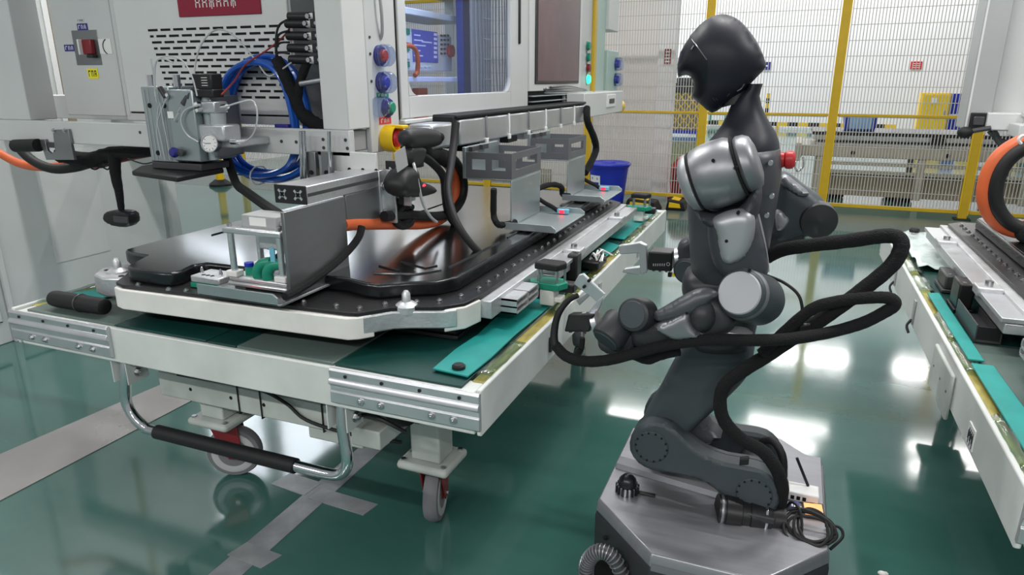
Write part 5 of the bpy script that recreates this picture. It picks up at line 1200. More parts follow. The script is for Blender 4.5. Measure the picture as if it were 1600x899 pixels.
# ------------------------------------------------------------------ cable loops right of the scanner
t = thing('cable_loops', 'big hanging loops of black and orange cables below the trunking', 'cable', (-1.3, 2.5, .95))
XL = -1.30
def L_(pts, r, m, n=10, X=XL, dx=0): MB().tube([AX(x, y, X+dx) for x, y in pts], r, n=n).build('cable', m, t)
L_([(655, 238), (680, 245), (700, 258), (712, 285), (708, 320), (690, 342), (660, 350), (620, 350), (560, 350), (535, 352)], .021, 'orange_cable')
L_([(655, 232), (685, 238), (710, 250), (724, 280), (722, 310), (705, 332), (680, 338), (640, 336), (600, 338)], .018, 'black_rubber', dx=.03)
L_([(650, 240), (672, 252), (692, 275), (696, 305), (700, 330), (712, 352), (740, 385)], .016, 'black_rubber', dx=.05)
L_([(660, 232), (690, 240), (708, 262), (716, 290), (712, 318)], .020, 'black_rubber', dx=-.03)
L_([(700, 262), (712, 280), (716, 300), (706, 325)], .014, 'red_cable', dx=.0)
MB().tube([AX(x, y, XL+.02) for x, y in ((640, 232), (660, 238), (685, 244), (702, 252))], lambda f: .040-.010*f, n=12, rag=.05).build('sleeve', 'black_sleeve', t)
p = AX(708, 238, XL+.06); q = AX(714, 222, XL+.06); MB().bar(p, q, .002, .028, (0, 1, 0)).build('green_tag', 'green_plastic', t)
L_([(650, 333), (672, 326), (700, 316)], .003, 'black_rubber', 6)
t = thing('cable_knot', 'tangled knot of black cables on the orange cable under the profile end', 'cable', (-1.28, 2.05, .96))
for k in range(7):
    c = AX(628, 336, -1.28); a0 = random.uniform(0, 6); rr = random.uniform(.03, .055)
    MB().tube([c+Vector((random.uniform(-.02, .02), rr*1.25*math.cos(a0+q), rr*math.sin(a0+q)*.8)) for q in (0, 1.2, 2.4, 3.6, 4.8)], .011, n=8).build('cable_turn', 'black_rubber', t)
MB().sphere(AX(628, 337, -1.30), .03, .075, .035).build('sleeve_core', 'black_sleeve', t)
solo(MB().tube([AX(712, 192, -1.20), AX(709, 225, -1.19), AX(704, 262, -1.16), AX(700, 300, -1.12), AX(712, 345, -1.05), AX(742, 388, -.98), AX(775, 410, -.93), AX(805, 421, -.89)], lambda f: .016-.004*f, n=10), 'test_cable', 'black_rubber', 'long black test cable dropping from the trunking onto the pack edge', 'cable')
solo(MB().tube([AX(917, 168, -1.22), AX(918, 190, -1.2), AX(928, 215, -1.2), AX(931, 235, -1.2), AX(920, 260, -1.2), AX(914, 270, -1.2)], .022, n=10, rag=.06), 'drop_cable', 'black_sleeve', 'black sleeved cable dropping from the outlet box end', 'cable')
# ================================================================== humanoid robot on a mobile base
YC, YL, YR = 1.95, 1.74, 2.16
rb = thing('humanoid_robot', 'dark grey humanoid robot with helmet head reaching over the left cart', 'robot', (-.1, 1.9, 0))
def pl(pts, Y): return [AY(x, y, Y) for x, y in pts]
def split(mb, pred):
    a, b = MB(), MB(); ia, ib = {}, {}
    for f in mb.f:
        c = sum((mb.v[i] for i in f), Vector((0, 0, 0)))/len(f)
        m, d = (a, ia) if pred(c) else (b, ib)
        g = []
        for i in f:
            if i not in d: d[i] = len(m.v); m.v.append(mb.v[i])
            g.append(d[i])
        m.f.append(tuple(g))
    return a, b
# ---- mobile base
foot = [(-.43, 1.74), (-.23, 1.545), (.05, 1.545), (.215, 1.74), (.215, 2.20), (.08, 2.34), (-.28, 2.34), (-.43, 2.20)]
def ring(s, z, ins=0): 
    c = Vector((-.105, 1.94, 0)); return [Vector((c.x+(x-c.x)*s, c.y+(y-c.y)*s, z)) for x, y in foot]
bs = MB().loft([ring(.96, .035), ring(1.0, .06), ring(1.0, .245), ring(.985, .262)]).build('chassis', 'base_dark', rb, bevel=.004)
MB().loft([ring(.995, .2625), ring(.985, .288), ring(.972, .300)]).build('top_cover', 'base_grey', rb, bevel=.003)
pt = [(-.415, 1.925), (-.09, 1.875), (-.09, 2.2), (-.30, 2.27), (-.415, 2.16)]
MB().loft([[Vector((x, y, .300)) for x, y in pt], [Vector((x, y+(.006 if y < 1.95 else 0), .318)) for x, y in pt], [Vector((x*.97-.006, y+(.028 if y < 1.95 else -.01), .334)) for x, y in pt]]).build('rear_deck', 'base_grey', rb, bevel=.002, ang=20)
B(-.085, .20, 1.90, 2.22, .300, .315).build('equipment_plate', 'base_grey', rb, bevel=.003)
MB().loft([[Vector((-.225, 1.543, .272)), Vector((.045, 1.543, .272)), Vector((.045, 1.540, .258)), Vector((-.225, 1.540, .258))], [Vector((-.225, 1.548, .274)), Vector((.045, 1.548, .274)), Vector((.045, 1.548, .256)), Vector((-.225, 1.548, .256))]]).build('edge_strip', 'robot_silver', rb)
for (x, y, z) in ((-.38, 1.688, .215), (-.30, 1.61, .20), (-.34, 1.65, .12)): MB().cyl((x, y, z), (x-.006, y-.006, z), .007, n=10).build('cover_screw', 'slot_black', bs)
B(-.41, -.345, 1.655, 1.72, .06, .15).build('charge_port', 'slot_black', bs)
for (x, y) in ((-.33, 1.70), (-.33, 2.18), (.12, 1.70), (.12, 2.18)): MB().cyl((x-.02, y, .05), (x+.02, y, .05), .05, n=24).build('drive_wheel', 'black_rubber', rb)
# lidar dome with cooling fins
p = AZ(980, 768, .30)
ld_ = MB().cyl(p, p+Vector((0, 0, .022)), .030, n=24).build('lidar_base', 'aluminium_soft', rb)
for k in range(14): a = 2*math.pi*k/14; MB().obox(p+Vector((.032*math.cos(a), .032*math.sin(a), .012)), Vector((math.cos(a), math.sin(a), 0))*.004, Vector((-math.sin(a), math.cos(a), 0))*.0035, (0, 0, .011)).build('lidar_fin', 'black_plastic', ld_)
MB().lathe([(.028, 0), (.029, .006), (.025, .022), (.014, .034), (.0, .037)], p+Vector((0, 0, .022)), (0, 0, 1), 24).build('lidar_dome', 'robot_visor', ld_)
B(p.x+.035, p.x+.085, p.y-.005, p.y+.008, .300, .308).build('lidar_lead', 'black_plastic', ld_, bevel=.002)
# hip motor lying on the base
a, b = AY(1120, 797, 1.80), AY(1222, 815, 1.84)
d = (b-a).normalized(); Lm = (b-a).length
hm_ = MB().lathe([(.0, 0), (.046, 0), (.046, .018), (.050, .02), (.050, .062), (.046, .064), (.046, .085), (.050, .087), (.050, Lm-.04), (.046, Lm-.038), (.046, Lm), (.0, Lm)], a, d, 30).build('hip_motor', 'black_plastic', rb)
MB().lathe([(.0503, .125), (.051, .127), (.051, .130), (.0503, .132)], a, d, 30, cap=False).build('motor_ring', 'chrome', hm_)
MB().lathe([(.0462, .006), (.047, .008), (.047, .012), (.0462, .014)], a, d, 30, cap=False).build('motor_ring', 'robot_silver', hm_)
B(a.x+.02, b.x-.02, a.y-.02, 2.12, .315, .335).build('motor_cradle', 'base_dark', rb, bevel=.004)
# ---- lower leg plates
outl = [(1020, 655), (1040, 658), (1058, 668), (1078, 688), (1102, 705), (1135, 717), (1165, 722), (1192, 729), (1212, 746), (1219, 768), (1213, 790), (1197, 800), (1178, 801), (1160, 794), (1143, 780), (1126, 764), (1104, 748), (1075, 738), (1048, 733), (1022, 729), (1000, 718), (987, 698), (989, 675), (1002, 660)]
lower = pl(outl, 1.845)
for Y, nm in ((1.845, 'near'), (2.055, 'far')):
    q = [Vector((v.x, Y, v.z)) for v in lower]
    lg = MB().inflate(q, .030, .010, edge=.022, sp=.010, smooth=2).build('lower_leg', 'robot_leg', rb)
    if nm == 'near': MB().inflate([Vector((v.x, Y+.034, v.z)) for v in lower], .012, .006, edge=.008, sp=.012, smooth=2).build('leg_liner', 'robot_dark', lg)
    for (cx_, cy_) in ((1021, 691), (1179, 764)):
        c = AY(cx_, cy_, 1.845); c.y = Y-.030
        MB().lathe([(.050, .002), (.050, -.001), (.047, -.004), (.0, -.0045)], c, (0, 1, 0), 36).build('joint_cover', 'robot_leg', lg)
        for k in range(14):
            an_ = 2*math.pi*k/14; MB().cyl(c+Vector((.0455*math.cos(an_), -.0035, .0455*math.sin(an_))), c+Vector((.0455*math.cos(an_), -.0065, .0455*math.sin(an_))), .0032, n=6).build('joint_screw', 'slot_black', lg)
for (cx_, cy_, r_) in ((1021, 691, .052), (1179, 764, .050)): c = AY(cx_, cy_, 1.845); MB().cyl((c.x, 1.86, c.z), (c.x, 2.05, c.z), r_, n=32).build('joint_shaft', 'robot_dark', rb)
# ---- thigh
th = [(1082, 520), (1120, 512), (1160, 510), (1176, 522), (1178, 552), (1166, 582), (1140, 610), (1108, 640), (1085, 662), (1064, 690), (1020, 700), (1000, 680), (1004, 655), (1015, 632), (1030, 608), (1052, 566)]
MB().inflate(pl(th, YC), .085, .03, edge=.05, sp=.011, smooth=3).build('thigh', 'robot_leg', rb)
gs = [(1085, 650), (1098, 645), (1112, 665), (1128, 678), (1100, 690), (1075, 690), (1068, 672)]
MB().inflate(pl(gs, YC), .05, .02, edge=.03, sp=.012, smooth=2).build('knee_gusset', 'robot_dark', rb)
# ---- waist and torso
ws = [(1085, 415), (1190, 415), (1192, 440), (1188, 480), (1180, 520), (1170, 545), (1100, 545), (1078, 520), (1072, 470), (1068, 440)]
MB().inflate(pl(ws, YC), .10, .05, edge=.03, sp=.012, smooth=3).build('waist', 'base_dark', rb)
def sring(y, x0, x1, hw, Y, e=2.6, n=36, tilt=0):
    a, b = AY(x0, y, Y), AY(x1, y+tilt, Y); c = (a+b)/2; rx = (b.x-a.x)/2; out = []
    for k in range(n):
        q = 2*math.pi*k/n; cs, sn = math.cos(q), math.sin(q)
        ux = math.copysign(abs(cs)**(2/e), cs); uy = math.copysign(abs(sn)**(2/e), sn)
        out.append(Vector((c.x+rx*ux, Y+hw*uy, c.z+(b.z-a.z)/2*ux)))
    return out
MB().loft([sring(*q, YC) for q in ((436, 1090, 1190, .085), (430, 1083, 1197, .105), (400, 1080, 1200, .118), (360, 1078, 1207, .128), (320, 1076, 1214, .138), (285, 1075, 1220, .148), (258, 1078, 1222, .150), (242, 1084, 1221, .146), (232, 1092, 1219, .132), (228, 1110, 1200, .09))]).build('torso', 'robot_torso', rb, ang=60)
MB().loft([sring(*q, YC, 2.2) for q in ((252, 1092, 1218, .135), (236, 1096, 1219, .135), (222, 1106, 1217.5, .126), (208, 1118, 1213, .105), (195, 1128, 1205, .082), (180, 1136, 1196, .064), (165, 1142, 1190, .055), (150, 1154, 1187, .050), (140, 1166, 1189, .047), (131, 1170, 1192, .046))]).build('neck', 'robot_head', rb, ang=60)
# torso seam strip and rear pads
sm_ = [(1184, 335), (1190, 360), (1197, 395), (1200, 425)]
MB().tube(pl(sm_, 1.805), .004, n=8).build('torso_seam', 'robot_silver_light', rb)
for (x, y) in ((1206, 307), (1198, 337), (1204, 255)): p = AY(x, y, 1.815); MB().cyl(p+Vector((0, .02, 0)), p+Vector((0, -.004, 0)), .006, n=10).build('torso_screw', 'bolt_steel', rb)
# stop button on the back
p = AY(1217, 250, YC)
eb = MB().lathe([(.020, -.02), (.020, .012), (.016, .014), (.0, .014)], p, (1, 0, .05), 24).build('stop_base', 'red_plastic', rb)
MB().lathe([(.014, .012), (.022, .016), (.024, .022), (.023, .034), (.017, .040), (.0, .041)], p, (1, 0, .05), 24).build('stop_knob', 'red_plastic', eb)
# ---- head
hd = [(1128, 22), (1112, 26), (1098, 35), (1087, 46), (1078, 58), (1069, 71), (1062, 86), (1059, 99), (1058.5, 112), (1060.5, 121), (1066, 118.5), (1073, 117.5), (1079, 120), (1083, 127), (1084, 136), (1081.5, 146), (1083, 153), (1097, 165), (1112.5, 176.5), (1128, 168), (1145, 158), (1160, 147), (1170, 134), (1184, 119), (1196.5, 105), (1195, 94), (1190, 80), (1182, 64), (1170, 47), (1157, 33), (1143, 25)]
hmb = MB().inflate(pl(hd, YC), .095, .085, edge=.003, sp=.0055, smooth=2, dome=.5)
vis_poly = [(1050, 50), (1079, 57), (1090, 67), (1104, 84), (1112, 96), (1112, 125), (1105, 150), (1092, 164), (1075, 158), (1050, 125)]
vp_ = [Vector((v.x, v.z)) for v in pl(vis_poly, YC)]
def in_poly(c):
    x, z = c.x, c.z; r_ = False
    for i in range(len(vp_)):
        a, b = vp_[i], vp_[(i+1) % len(vp_)]
        if (a.y > z) != (b.y > z) and x < (b.x-a.x)*(z-a.y)/(b.y-a.y)+a.x: r_ = not r_
    return r_
vm, hm2 = split(hmb, in_poly)
head = hm2.build('head', 'robot_head', rb, ang=50); vm.build('visor', 'robot_visor', head, ang=50)
def head_y(px, py):           # near surface of the head shell at a side position
    q = AY(px, py, YC); best = min(hmb.v, key=lambda v: (v.x-q.x)**2+(v.z-q.z)**2+(0 if v.y < YC else 1)); return Vector((q.x, best.y, q.z))
seam = [head_y(x, y)+Vector((0, -.0005, 0)) for x, y in ((1079, 58), (1086, 64), (1094, 73), (1103, 84), (1111, 95))]
MB().tube(seam, .0012, n=6).build('visor_seam', 'robot_silver', head)
MB().tube([head_y(1086, 79)+Vector((0, -.001, 0)), head_y(1088, 76)+Vector((0, -.001, 0)), head_y(1090, 73)+Vector((0, -.001, 0))], .0016, n=6).build('camera_glint', 'robot_silver_light', head)
MB().tube([head_y(x, y)+Vector((0, -.0008, 0)) for x, y in ((1154, 142), (1160, 138), (1165, 131))], .002, n=6).build('rear_latch', 'robot_silver', head)
for (x0, y0, x1, y1) in ((1118, 152, 1121, 157), (1122, 153, 1125, 156), (1139, 150, 1143, 146)): MB().tube([head_y(x0, y0)+Vector((0, -.0006, 0)), head_y(x1, y1)+Vector((0, -.0006, 0))], .0012, n=5, k=1).build('vent_mark', 'robot_leg', head)
MB().cyl(AY(1150, 150, YC)+Vector((0, 0, -.02)), AY(1140, 120, YC), .035, n=20).build('neck_joint', 'base_dark', rb)

# ---- near arm
c0, c1 = AY(1079, 287, YL), AY(1167, 256, YL)
ax = (c1-c0).normalized(); Ls = (c1-c0).length
MB().lathe([(.0, .01), (.068, .012), (.076, .022), (.081, .05), (.082, .075), (.079, .105), (.070, .122), (.0, .124)], c0, ax, 40).build('shoulder_motor', 'robot_silver', rb)
MB().lathe([(.0, -.022), (.045, -.019), (.064, -.010), (.072, .002), (.073, .010), (.066, .014), (.0, .014)], c0, ax, 40).build('shoulder_cap', 'robot_silver_light', rb)
MB().lathe([(.0, Ls-.014), (.066, Ls-.014), (.071, Ls-.006), (.069, Ls+.010), (.060, Ls+.022), (.040, Ls+.028), (.0, Ls+.029)], c0, ax, 40).build('shoulder_cap', 'robot_silver', rb)
for tt, rr in ((.015, .074), (Ls-.018, .075)): MB().lathe([(rr-.01, tt-.003), (rr, tt-.002), (rr, tt+.002), (rr-.01, tt+.003)], c0, ax, 40, cap=False).build('shoulder_ring', 'slot_black', rb)
for (x, y) in ((1114, 251), (1150, 262)): p = AY(x, y, YL-.078); MB().cyl(p+Vector((0, .012, 0)), p+Vector((0, -.001, 0)), .004, n=8).build('shell_screw', 'slot_black', rb)
yk = [(1082, 308), (1097, 326), (1118, 333), (1142, 330), (1162, 316), (1176, 292), (1188, 288), (1190, 312), (1182, 340), (1160, 352), (1125, 356), (1104, 350), (1088, 332)]
MB().inflate(pl(yk, YL+.01), .055, .03, edge=.02, sp=.009, smooth=3).build('shoulder_yoke', 'robot_dark', rb)
ua = [(1108, 345), (1122, 332), (1145, 325), (1168, 326), (1182, 338), (1190, 365), (1198, 400), (1200, 425), (1188, 438), (1160, 440), (1132, 432), (1116, 410), (1108, 378)]
MB().inflate(pl(ua, YL+.015), .058, .04, edge=.015, sp=.009, smooth=3).build('upper_arm', 'robot_dark', rb)
us = [(1113, 344), (1126, 334), (1148, 327), (1166, 327), (1178, 336), (1180, 356), (1176, 380), (1168, 398), (1154, 409), (1140, 413), (1128, 406), (1122, 385), (1120, 365)]
MB().inflate(pl(us, YL-.03), .032, .03, edge=.004, sp=.008, smooth=3).build('upper_arm_shell', 'robot_silver_light', rb)
for (x, y) in ((1153, 333), (1135, 377)): p = AY(x, y, YL-.062); MB().cyl(p+Vector((0, .014, 0)), p+Vector((0, -.002, 0)), .004, n=8).build('shell_screw', 'slot_black', rb)
fa, fb = AY(1155, 458, 1.655), AY(1191, 471, 1.80)
ax = (fb-fa).normalized(); Le = (fb-fa).length
el = MB().lathe([(.0, 0), (.050, .0), (.056, .004), (.062, .02), (.066, .05), (.066, Le-.03), (.060, Le-.008), (.045, Le), (.0, Le)], fa, ax, 44).build('elbow_motor', 'robot_leg', rb)
MB().lathe([(.0, -.0035), (.050, -.003), (.0525, .001), (.052, .004)], fa, ax, 44, cap=False).build('elbow_disc', 'robot_disc', el)
MB().lathe([(.053, .003), (.0615, .017), (.0635, .026), (.062, .028)], fa, ax, 44, cap=False).build('elbow_collar', 'robot_silver', el)
for (x, y) in ((1171, 422.5), (1181, 469)): p = AY(x, y, 1.66); MB().cyl(p, p+Vector((0, .02, 0)), .004, n=8).build('shell_screw', 'slot_black', el)
fo = [(985, 498), (1010, 495), (1035, 490), (1060, 474), (1086, 458), (1110, 455), (1135, 470), (1150, 498), (1140, 518), (1110, 530), (1075, 534), (1040, 545), (1010, 545), (988, 530)]
MB().inflate(pl(fo, 1.70), .048, .035, edge=.012, sp=.009, smooth=3).build('forearm', 'base_dark', rb)
fs1 = [(1018, 492), (1040, 478), (1064, 464), (1086, 453), (1106, 450), (1122, 458), (1112, 470), (1094, 484), (1078, 495), (1052, 500), (1030, 502)]
MB().inflate(pl(fs1, 1.662), .030, .02, edge=.004, sp=.006, smooth=3, dome=.5).build('forearm_shell', 'robot_torso', rb)
fs2 = [(1022, 509), (1046, 498), (1070, 486), (1078, 488), (1081, 502), (1090, 516), (1101, 524), (1080, 528), (1056, 530), (1040, 523)]
MB().inflate(pl(fs2, 1.648), .026, .016, edge=.004, sp=.007, smooth=3).build('forearm_shell', 'robot_silver', rb)
for (x, y) in ((1073, 490), (1051, 503)): p = AY(x, y, 1.632); MB().cyl(p, p+Vector((0, .02, 0)), .0035, n=8).build('shell_screw', 'slot_black', rb)
fs3 = [(1096, 522), (1115, 514), (1140, 510), (1165, 513), (1176, 524), (1140, 528), (1112, 527)]
MB().inflate(pl(fs3, 1.70), .03, .014, edge=.004, sp=.008, smooth=3).build('forearm_under_shell', 'robot_silver_light', rb)
p = AY(1098, 492, 1.67); MB().sphere(p, .036, .045, .045).build('forearm_roll_joint', 'base_dark', rb)
# wrist motors
def disc(px, py, Y, axis, r_, th_, name='wrist_motor', m='base_dark', m2='robot_leg'):
    c = AY(px, py, Y); o = MB().lathe([(.0, 0), (r_-.008, 0), (r_-.002, .004), (r_, .012), (r_, th_-.01), (r_-.004, th_), (.0, th_)], c, axis, 36).build(name, m, rb)
    MB().lathe([(.0, -.0025), (r_-.010, -.002), (r_-.008, .001)], c, axis, 36, cap=False).build('motor_cover', m2, o); return o
disc(988, 492, 1.63, (.25, .9, -.25), .044, .07)
disc(946, 533, 1.64, (.35, .6, .55), .045, .075)
wr = [(945, 500), (965, 492), (990, 498), (1000, 520), (990, 545), (960, 552), (938, 540), (936, 518)]
MB().inflate(pl(wr, 1.70), .04, .025, edge=.01, sp=.008, smooth=3).build('wrist_housing', 'robot_dark', rb)
p, q = AY(938, 503, 1.685), AY(926, 506, 1.685); MB().lathe([(.030, 0), (.034, .002), (.034, .016), (.030, .018), (.0, .018)], p, (q-p), 32).build('wrist_ring', 'aluminium', rb)
def gripper(c, a, b, d, jaw, jawarm, marks):
    """a forward, b sideways, d up"""
    c, a, b, d = Vector(c), Vector(a).normalized(), Vector(b).normalized(), Vector(d).normalized()
    g = MB().obox(c, a*.038, b*.036, d*.031).build('gripper_body', 'black_plastic', rb, bevel=.005)
    for k in range(3): MB().obox(c-d*.032+a*(-.02+.02*k), a*.004, b*.03, d*.003).build('body_rib', 'dark_grey_plastic', g)
    for k in range(marks): MB().obox(c+d*.0315-a*.002+b*(-.012+.006*k), a*.005, b*.0018, d*.0004).build('printed_mark', 'label_white', g)
    return g
g1 = gripper(AY(908, 503, 1.70), (-.85, .1, -.15), (.1, -.85, .2), (.25, -.25, .95), None, None, 5)
jw = [(896, 444), (904, 430), (911, 428), (920, 437), (945, 461), (934, 474), (923, 464)]
MB().prism(pl(jw, 1.70), (0, .012, 0)).build('jaw_plate', 'aluminium_soft', g1, bevel=.002)
MB().prism(pl([(934, 470), (943, 463), (938, 480), (922, 505), (912, 506), (910, 500)], 1.692), (0, .010, 0)).build('jaw_arm', 'aluminium_soft', g1, bevel=.002)
MB().prism(pl([(900, 470), (918, 456), (922, 462), (905, 478)], 1.75), (0, .012, 0)).build('jaw_plate', 'aluminium_soft', g1, bevel=.002)
for (x, y) in ((912, 449), (919.5, 439.5), (913, 503)): p = AY(x, y, 1.6895); MB().cyl(p, p+Vector((0, -.0 if y > 480 else .011, 0))+Vector((0, .004, 0)), .0042, n=8).build('jaw_screw', 'slot_black', g1)
MB().tube([AY(903, 462, 1.70), AY(888, 470, 1.70), AY(872, 492, 1.69), AY(866, 520, 1.68), AY(868, 540, 1.67), AY(880, 555, 1.66)], lambda f: .007+.006*f, n=10).build('gripper_lead', 'black_rubber', rb)
MB().tube([AY(905, 545, 1.70), AY(900, 558, 1.70), AY(908, 545, 1.71), AY(910, 528, 1.71)], .008, n=8).build('gripper_lead', 'black_rubber', rb)
# ---- far arm
fu = [(1216, 272), (1232, 270), (1250, 284), (1270, 298), (1286, 312), (1298, 334), (1294, 356), (1278, 366), (1252, 370), (1222, 378), (1205, 372), (1206, 320)]
MB().inflate(pl(fu, YR), .06, .045, edge=.012, sp=.010, smooth=3).build('upper_arm', 'robot_leg', rb)
MB().inflate(pl([(1218, 284), (1226, 272), (1246, 286), (1264, 302), (1252, 308), (1232, 298)], YR-.05), .02, .012, edge=.004, sp=.008, smooth=3).build('upper_arm_shell', 'robot_silver', rb)
MB().inflate(pl([(1212, 330), (1222, 330), (1234, 342), (1228, 356), (1214, 360)], YR-.052), .016, .012, edge=.004, sp=.008, smooth=3).build('forearm_shell', 'robot_silver_light', rb)
p = AY(1276, 342, YR-.03); MB().lathe([(.0, -.035), (.04, -.033), (.05, -.02), (.054, .0), (.05, .03), (.0, .04)], p, (.25, -1, -.1), 32).build('elbow_motor', 'base_dark', rb)
MB().tube([AY(1250, 352, YR), AY(1190, 372, YR), AY(1130, 390, YR), AY(1085, 402, YR)], lambda f: .052-.014*f, n=16).build('forearm', 'base_dark', rb)
p = AY(1078, 400, YR); q = AY(1060, 404, YR)
disc(1072, 425, YR-.05, (.2, .9, .1), .045, .08)
MB().inflate(pl([(1062, 378), (1085, 372), (1092, 420), (1085, 445), (1068, 440), (1060, 410)], YR), .045, .02, edge=.015, sp=.009, smooth=3).build('wrist_housing', 'robot_dark', rb)
MB().lathe([(.030, 0), (.035, .002), (.035, .018), (.030, .020), (.0, .020)], AY(1066, 403, YR), (AY(1052, 405, YR)-AY(1066, 403, YR)), 32).build('wrist_ring', 'aluminium', rb)
g2 = gripper(AY(1034, 405, YR), (-1, 0, -.03), (0, -1, 0), (-.03, .0, 1), None, None, 0)
for k in range(6): p = AY(1021+k*3.4, 414, YR-.0367); MB().obox(p, (.0016, 0, 0), (0, .0006, 0), (0, 0, .004)).build('printed_mark', 'paint_grey_mid', g2)
p = AY(1044, 413, YR-.0367); MB().lathe([(.006, 0), (.006, .001), (.004, .001), (.004, 0)], p, (0, -1, 0), 16, cap=False).build('printed_ring', 'paint_grey_mid', g2)
B(AY(1044, 428, YR).x, AY(1050, 428, YR).x, YR-.01, YR+.01, AY(1044, 432, YR).z, AY(1044, 425, YR).z).build('connector', 'black_plastic', g2, bevel=.002); B(AY(1051, 428, YR).x, AY(1057, 428, YR).x, YR-.012, YR+.008, AY(1051, 431, YR).z, AY(1051, 427, YR).z).build('yellow_tab', 'label_yellow', g2)
for (poly, dy) in (([(966, 384), (1000, 379), (1010, 384), (1012, 424), (1000, 428), (998, 396), (968, 398)], -.03), ([(972, 426), (975, 420), (1000, 417), (1012, 421), (1010, 428), (1000, 431)], .02)):
    MB().prism(pl(poly, YR+dy), (0, .022, 0)).build('jaw_plate', 'aluminium_soft', g2, bevel=.003)
# ---- cable harness
def H(pts, r_, name='harness', m='black_sleeve', k=8, rag=.03): MB().tube([AY(x, y, Y) for x, y, Y in pts], r_, n=12, k=k, rag=rag).build(name, m, rb)
H([(1198, 402, 1.93), (1225, 390, 1.92), (1270, 383, 1.90), (1330, 376, 1.88), (1380, 369, 1.86), (1403, 372, 1.85), (1408, 388, 1.84), (1392, 416, 1.83), (1345, 455, 1.82), (1290, 495, 1.81), (1240, 528, 1.80), (1200, 555, 1.80), (1160, 580, 1.80), (1133, 602, 1.80), (1125, 630, 1.80), (1133, 660, 1.80), (1160, 688, 1.80), (1192, 706, 1.80), (1214, 735, 1.81), (1222, 765, 1.83), (1216, 800, 1.86), (1218, 815, 1.88)], .0185)
H([(868, 540, 1.67), (885, 557, 1.66), (915, 565, 1.65), (955, 562, 1.64), (1000, 550, 1.64), (1050, 538, 1.64), (1110, 531, 1.64), (1170, 532, 1.66), (1230, 530, 1.72), (1290, 521, 1.76), (1345, 506, 1.78), (1382, 488, 1.79), (1398, 476, 1.79), (1388, 466, 1.79), (1350, 466, 1.79), (1305, 472, 1.79), (1268, 484, 1.79), (1225, 520, 1.785), (1190, 553, 1.785)], lambda f: .0150)
MB().tube([AY(x, y, 1.69) for x, y in ((985, 548), (1010, 558), (1030, 552), (1060, 545))], lambda f: .020, n=12, rag=.05).build('harness_sleeve', 'black_sleeve', rb)
MB().tube([AY(x, y, Y) for x, y, Y in ((1196, 430, 1.85), (1225, 442, 1.83), (1248, 462, 1.82), (1254, 490, 1.81), (1250, 512, 1.80), (1256, 522, 1.79))], .0042, n=8).build('thin_cable', 'black_rubber', rb)
H([(1190, 690, 1.98), (1208, 690, 1.96), (1222, 712, 1.94), (1224, 745, 1.93)], .012, 'rear_hose', 'black_rubber')
for (x, y, Y) in ((1258, 512, 1.79), (1163, 720, 1.79)): p = AY(x, y, Y); MB().obox(p, (.012, 0, .004), (0, .01, 0), (0, 0, .010)).build('cable_clip', 'black_plastic', rb, bevel=.002)
# ---- equipment on the rear right of the base
q = AZ(1255, 778, .315)
rt = B(q.x-.045, q.x+.04, q.y-.03, q.y+.03, .3155, .345).build('radio_box', 'white_paint', rb, bevel=.004)
for k in range(3): B(q.x-.036+k*.016, q.x-.026+k*.016, q.y-.031, q.y-.0295, .322, .334).build('port', 'slot_black', rt)
MB().cyl((q.x+.01, q.y+.02, .345), (q.x-.03, q.y+.03, .425), .0045, n=8).build('antenna', 'black_plastic', rt)
s0, s1 = AZ(1260, 796, .316), AZ(1283, 803, .316)
sc_ = MB().obox(AZ(1271, 797, .316), (.024, .004, 0), (-.003, .018, .006), (0, -.002, .004)).build('status_screen', 'orange_screen', rb); MB().obox(AZ(1271, 797, .313), (.028, .005, 0), (-.004, .022, .007), (0, -.002, .003)).build('screen_frame', 'black_plastic', sc_)
p = AZ(1241, 792, .316); MB().obox(p, (.012, .002, 0), (0, .014, .004), (0, 0, .006)).build('usb_block', 'blue_label', rb, bevel=.001)
for k in range(3): MB().obox(p+Vector((-.006+.006*k, -.006, .007)), (.0018, 0, 0), (0, .006, 0), (0, 0, .001)).build('usb_mark', 'label_white', rb)
random.seed(3)
for k in range(6):
    c = Vector((.165, 1.80, .285))+Vector((random.uniform(-.008, .008), random.uniform(-.01, .01), random.uniform(-.008, .012)))
    r1, r2 = .055+random.uniform(-.012, .012), .05+random.uniform(-.01, .01); ph = random.uniform(0, 6)
    MB().tube([c+Vector((r1*math.cos(ph+q_*.785), r2*math.sin(ph+q_*.785)*.75-.015*math.sin(q_), .030+r2*math.sin(ph+q_*.785)*.45)) for q_ in range(8)], .0042, n=7, k=5, closed=True).build('coiled_cable' if k == 0 else 'cable_turn', 'black_rubber', coil if k else rb) if k else None
    if k == 0: coil = MB().tube([c+Vector((r1*math.cos(ph+q_*.785), r2*math.sin(ph+q_*.785)*.75-.015*math.sin(q_), .030+r2*math.sin(ph+q_*.785)*.45)) for q_ in range(8)], .0042, n=7, k=5, closed=True).build('coiled_cable', 'black_rubber', rb)
MB().tube([Vector((.10, 1.88, .32)), Vector((.11, 1.86, .35)), Vector((.13, 1.83, .35)), Vector((.14, 1.80, .31)), Vector((.135, 1.77, .27))], .0042, n=7).build('cable_tail', 'black_rubber', coil)
MB().tube([Vector((.20, 1.84, .31)), Vector((.235, 1.84, .315)), Vector((.245, 1.82, .30)), Vector((.215, 1.78, .28))], .0042, n=7).build('cable_tail', 'black_rubber', coil)
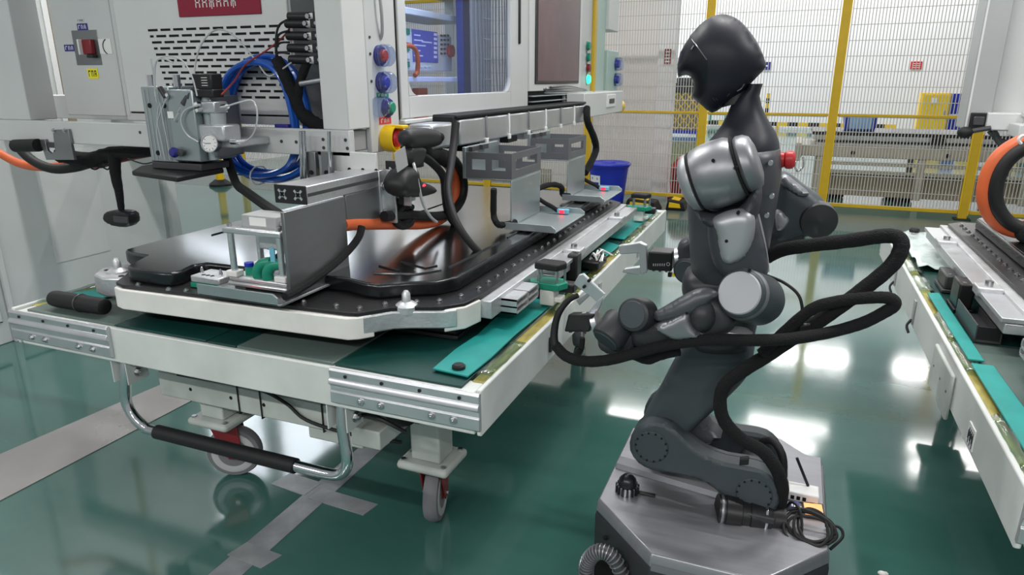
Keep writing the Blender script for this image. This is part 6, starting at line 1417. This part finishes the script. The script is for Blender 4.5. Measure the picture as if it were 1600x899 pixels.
# ribbed hose at the front of the base
hp_ = spline([AY(975, 905, 1.60), AY(958, 872, 1.60), AY(938, 862, 1.60), AY(922, 872, 1.60), AY(916, 892, 1.60), AY(920, 930, 1.60), AY(930, 985, 1.6)], 10)
hz = MB().tube(hp_, .019, n=14, k=1).build('ribbed_hose', 'dark_grey_plastic', rb)
for i in range(1, len(hp_)-1, 2): MB().lathe([(.019, -.002), (.0225, -.0012), (.0225, .0012), (.019, .002)], hp_[i], hp_[i+1]-hp_[i-1], 16, cap=False).build('hose_rib', 'base_grey', hz)
# ================================================================== second station at the right edge
rs = thing('second_station', 'grey steel columns and beam of a second station at the top right', 'machine', (1.6, 4.6, 0))
a, b = AY(1540, 15, 4.1), AY(1579, 15, 4.1)
B(a.x, b.x+.01, 4.10, 4.30, 1.262, 2.5).build('column', 'paint_grey_mid', rs, bevel=.006)
B(a.x+.004, a.x+.012, 4.098, 4.10, 1.27, 2.5).build('column_seam', 'paint_grey_light', rs)
B(b.x+.012, b.x+.18, 4.22, 4.42, 1.25, 2.5).build('rear_column', 'paint_grey', rs, bevel=.006)
B(b.x-.015, 2.6, 4.06, 4.22, 1.262, 1.345).build('front_beam', 'paint_grey', rs, bevel=.006)
B(b.x+.12, 2.6, 4.03, 4.06, 1.33, 1.352).build('beam_lip', 'paint_grey_light', rs, bevel=.003)
B(2.4, 2.6, 4.06, 4.3, 0, 1.262).build('leg', 'paint_grey', rs, bevel=.006)
B(b.x+.2, 2.6, 4.30, 4.33, 1.345, 2.5).build('front_panel', 'paint_grey_light', rs)
B(AY(1516, 180, 4.1).x, AY(1546, 180, 4.1).x, 4.085, 4.10, AY(1520, 203, 4.1).z, AY(1520, 176, 4.1).z).build('foot_shoe', 'black_plastic', rs, bevel=.004)
B(AY(1522, 182, 4.08).x, AY(1540, 182, 4.08).x, 4.075, 4.085, AY(1520, 196, 4.08).z, AY(1520, 182, 4.08).z).build('shoe_insert', 'dark_grey_plastic', rs, bevel=.004)
MB().sphere(AY(1508, 207, 4.06), .035, .03, .028).build('knob', 'black_rubber', rs); MB().tube([AY(1508, 207, 4.06), AY(1530, 203, 4.06), AY(1548, 200, 4.06)], .012, n=8).build('knob_stem', 'dark_grey_plastic', rs)
for k, pts in enumerate(([(1552, 205), (1565, 225), (1590, 232), (1612, 225)], [(1545, 205), (1560, 218), (1580, 222), (1605, 215)])): MB().tube([AY(x, y, 4.1) for x, y in pts], .016 if k == 0 else .010, n=8).build('beam_cable', 'dark_grey_plastic', rs)
B(AY(1592, 195, 3.9).x, AY(1592, 195, 3.9).x+.3, 3.88, 4.06, 1.24, 1.30).build('valve_tray', 'paint_grey', rs, bevel=.005)
t = thing('orange_loop', 'thick orange and black cable loop hanging over the right pack', 'cable', (.8, 3.0, .96))
oc = [(1625, 218), (1595, 226), (1568, 243), (1550, 268), (1542, 298), (1546, 325), (1560, 345), (1580, 356), (1612, 362)]
MB().tube([AY(x, y, 3.0) for x, y in oc], .034, n=14).build('orange_cable', 'orange_cable', t)
MB().tube([AY(x+13+(y-218)*.01, y+3-(y-218)*.02, 2.965) for x, y in oc], .024, n=12).build('black_cable', 'black_rubber', t)
p = AY(1600, 362, 2.97); MB().sphere(p+Vector((.02, 0, 0)), .05, .05, .045).build('sleeve_end', 'black_sleeve', t)
MB().tube([AY(1598, 228, 2.96), AY(1592, 218, 2.96), AY(1600, 212, 2.96), AY(1610, 222, 2.96)], .006, n=6).build('cable_tie', 'label_white', t)
# small white item at the bottom edge of the floor
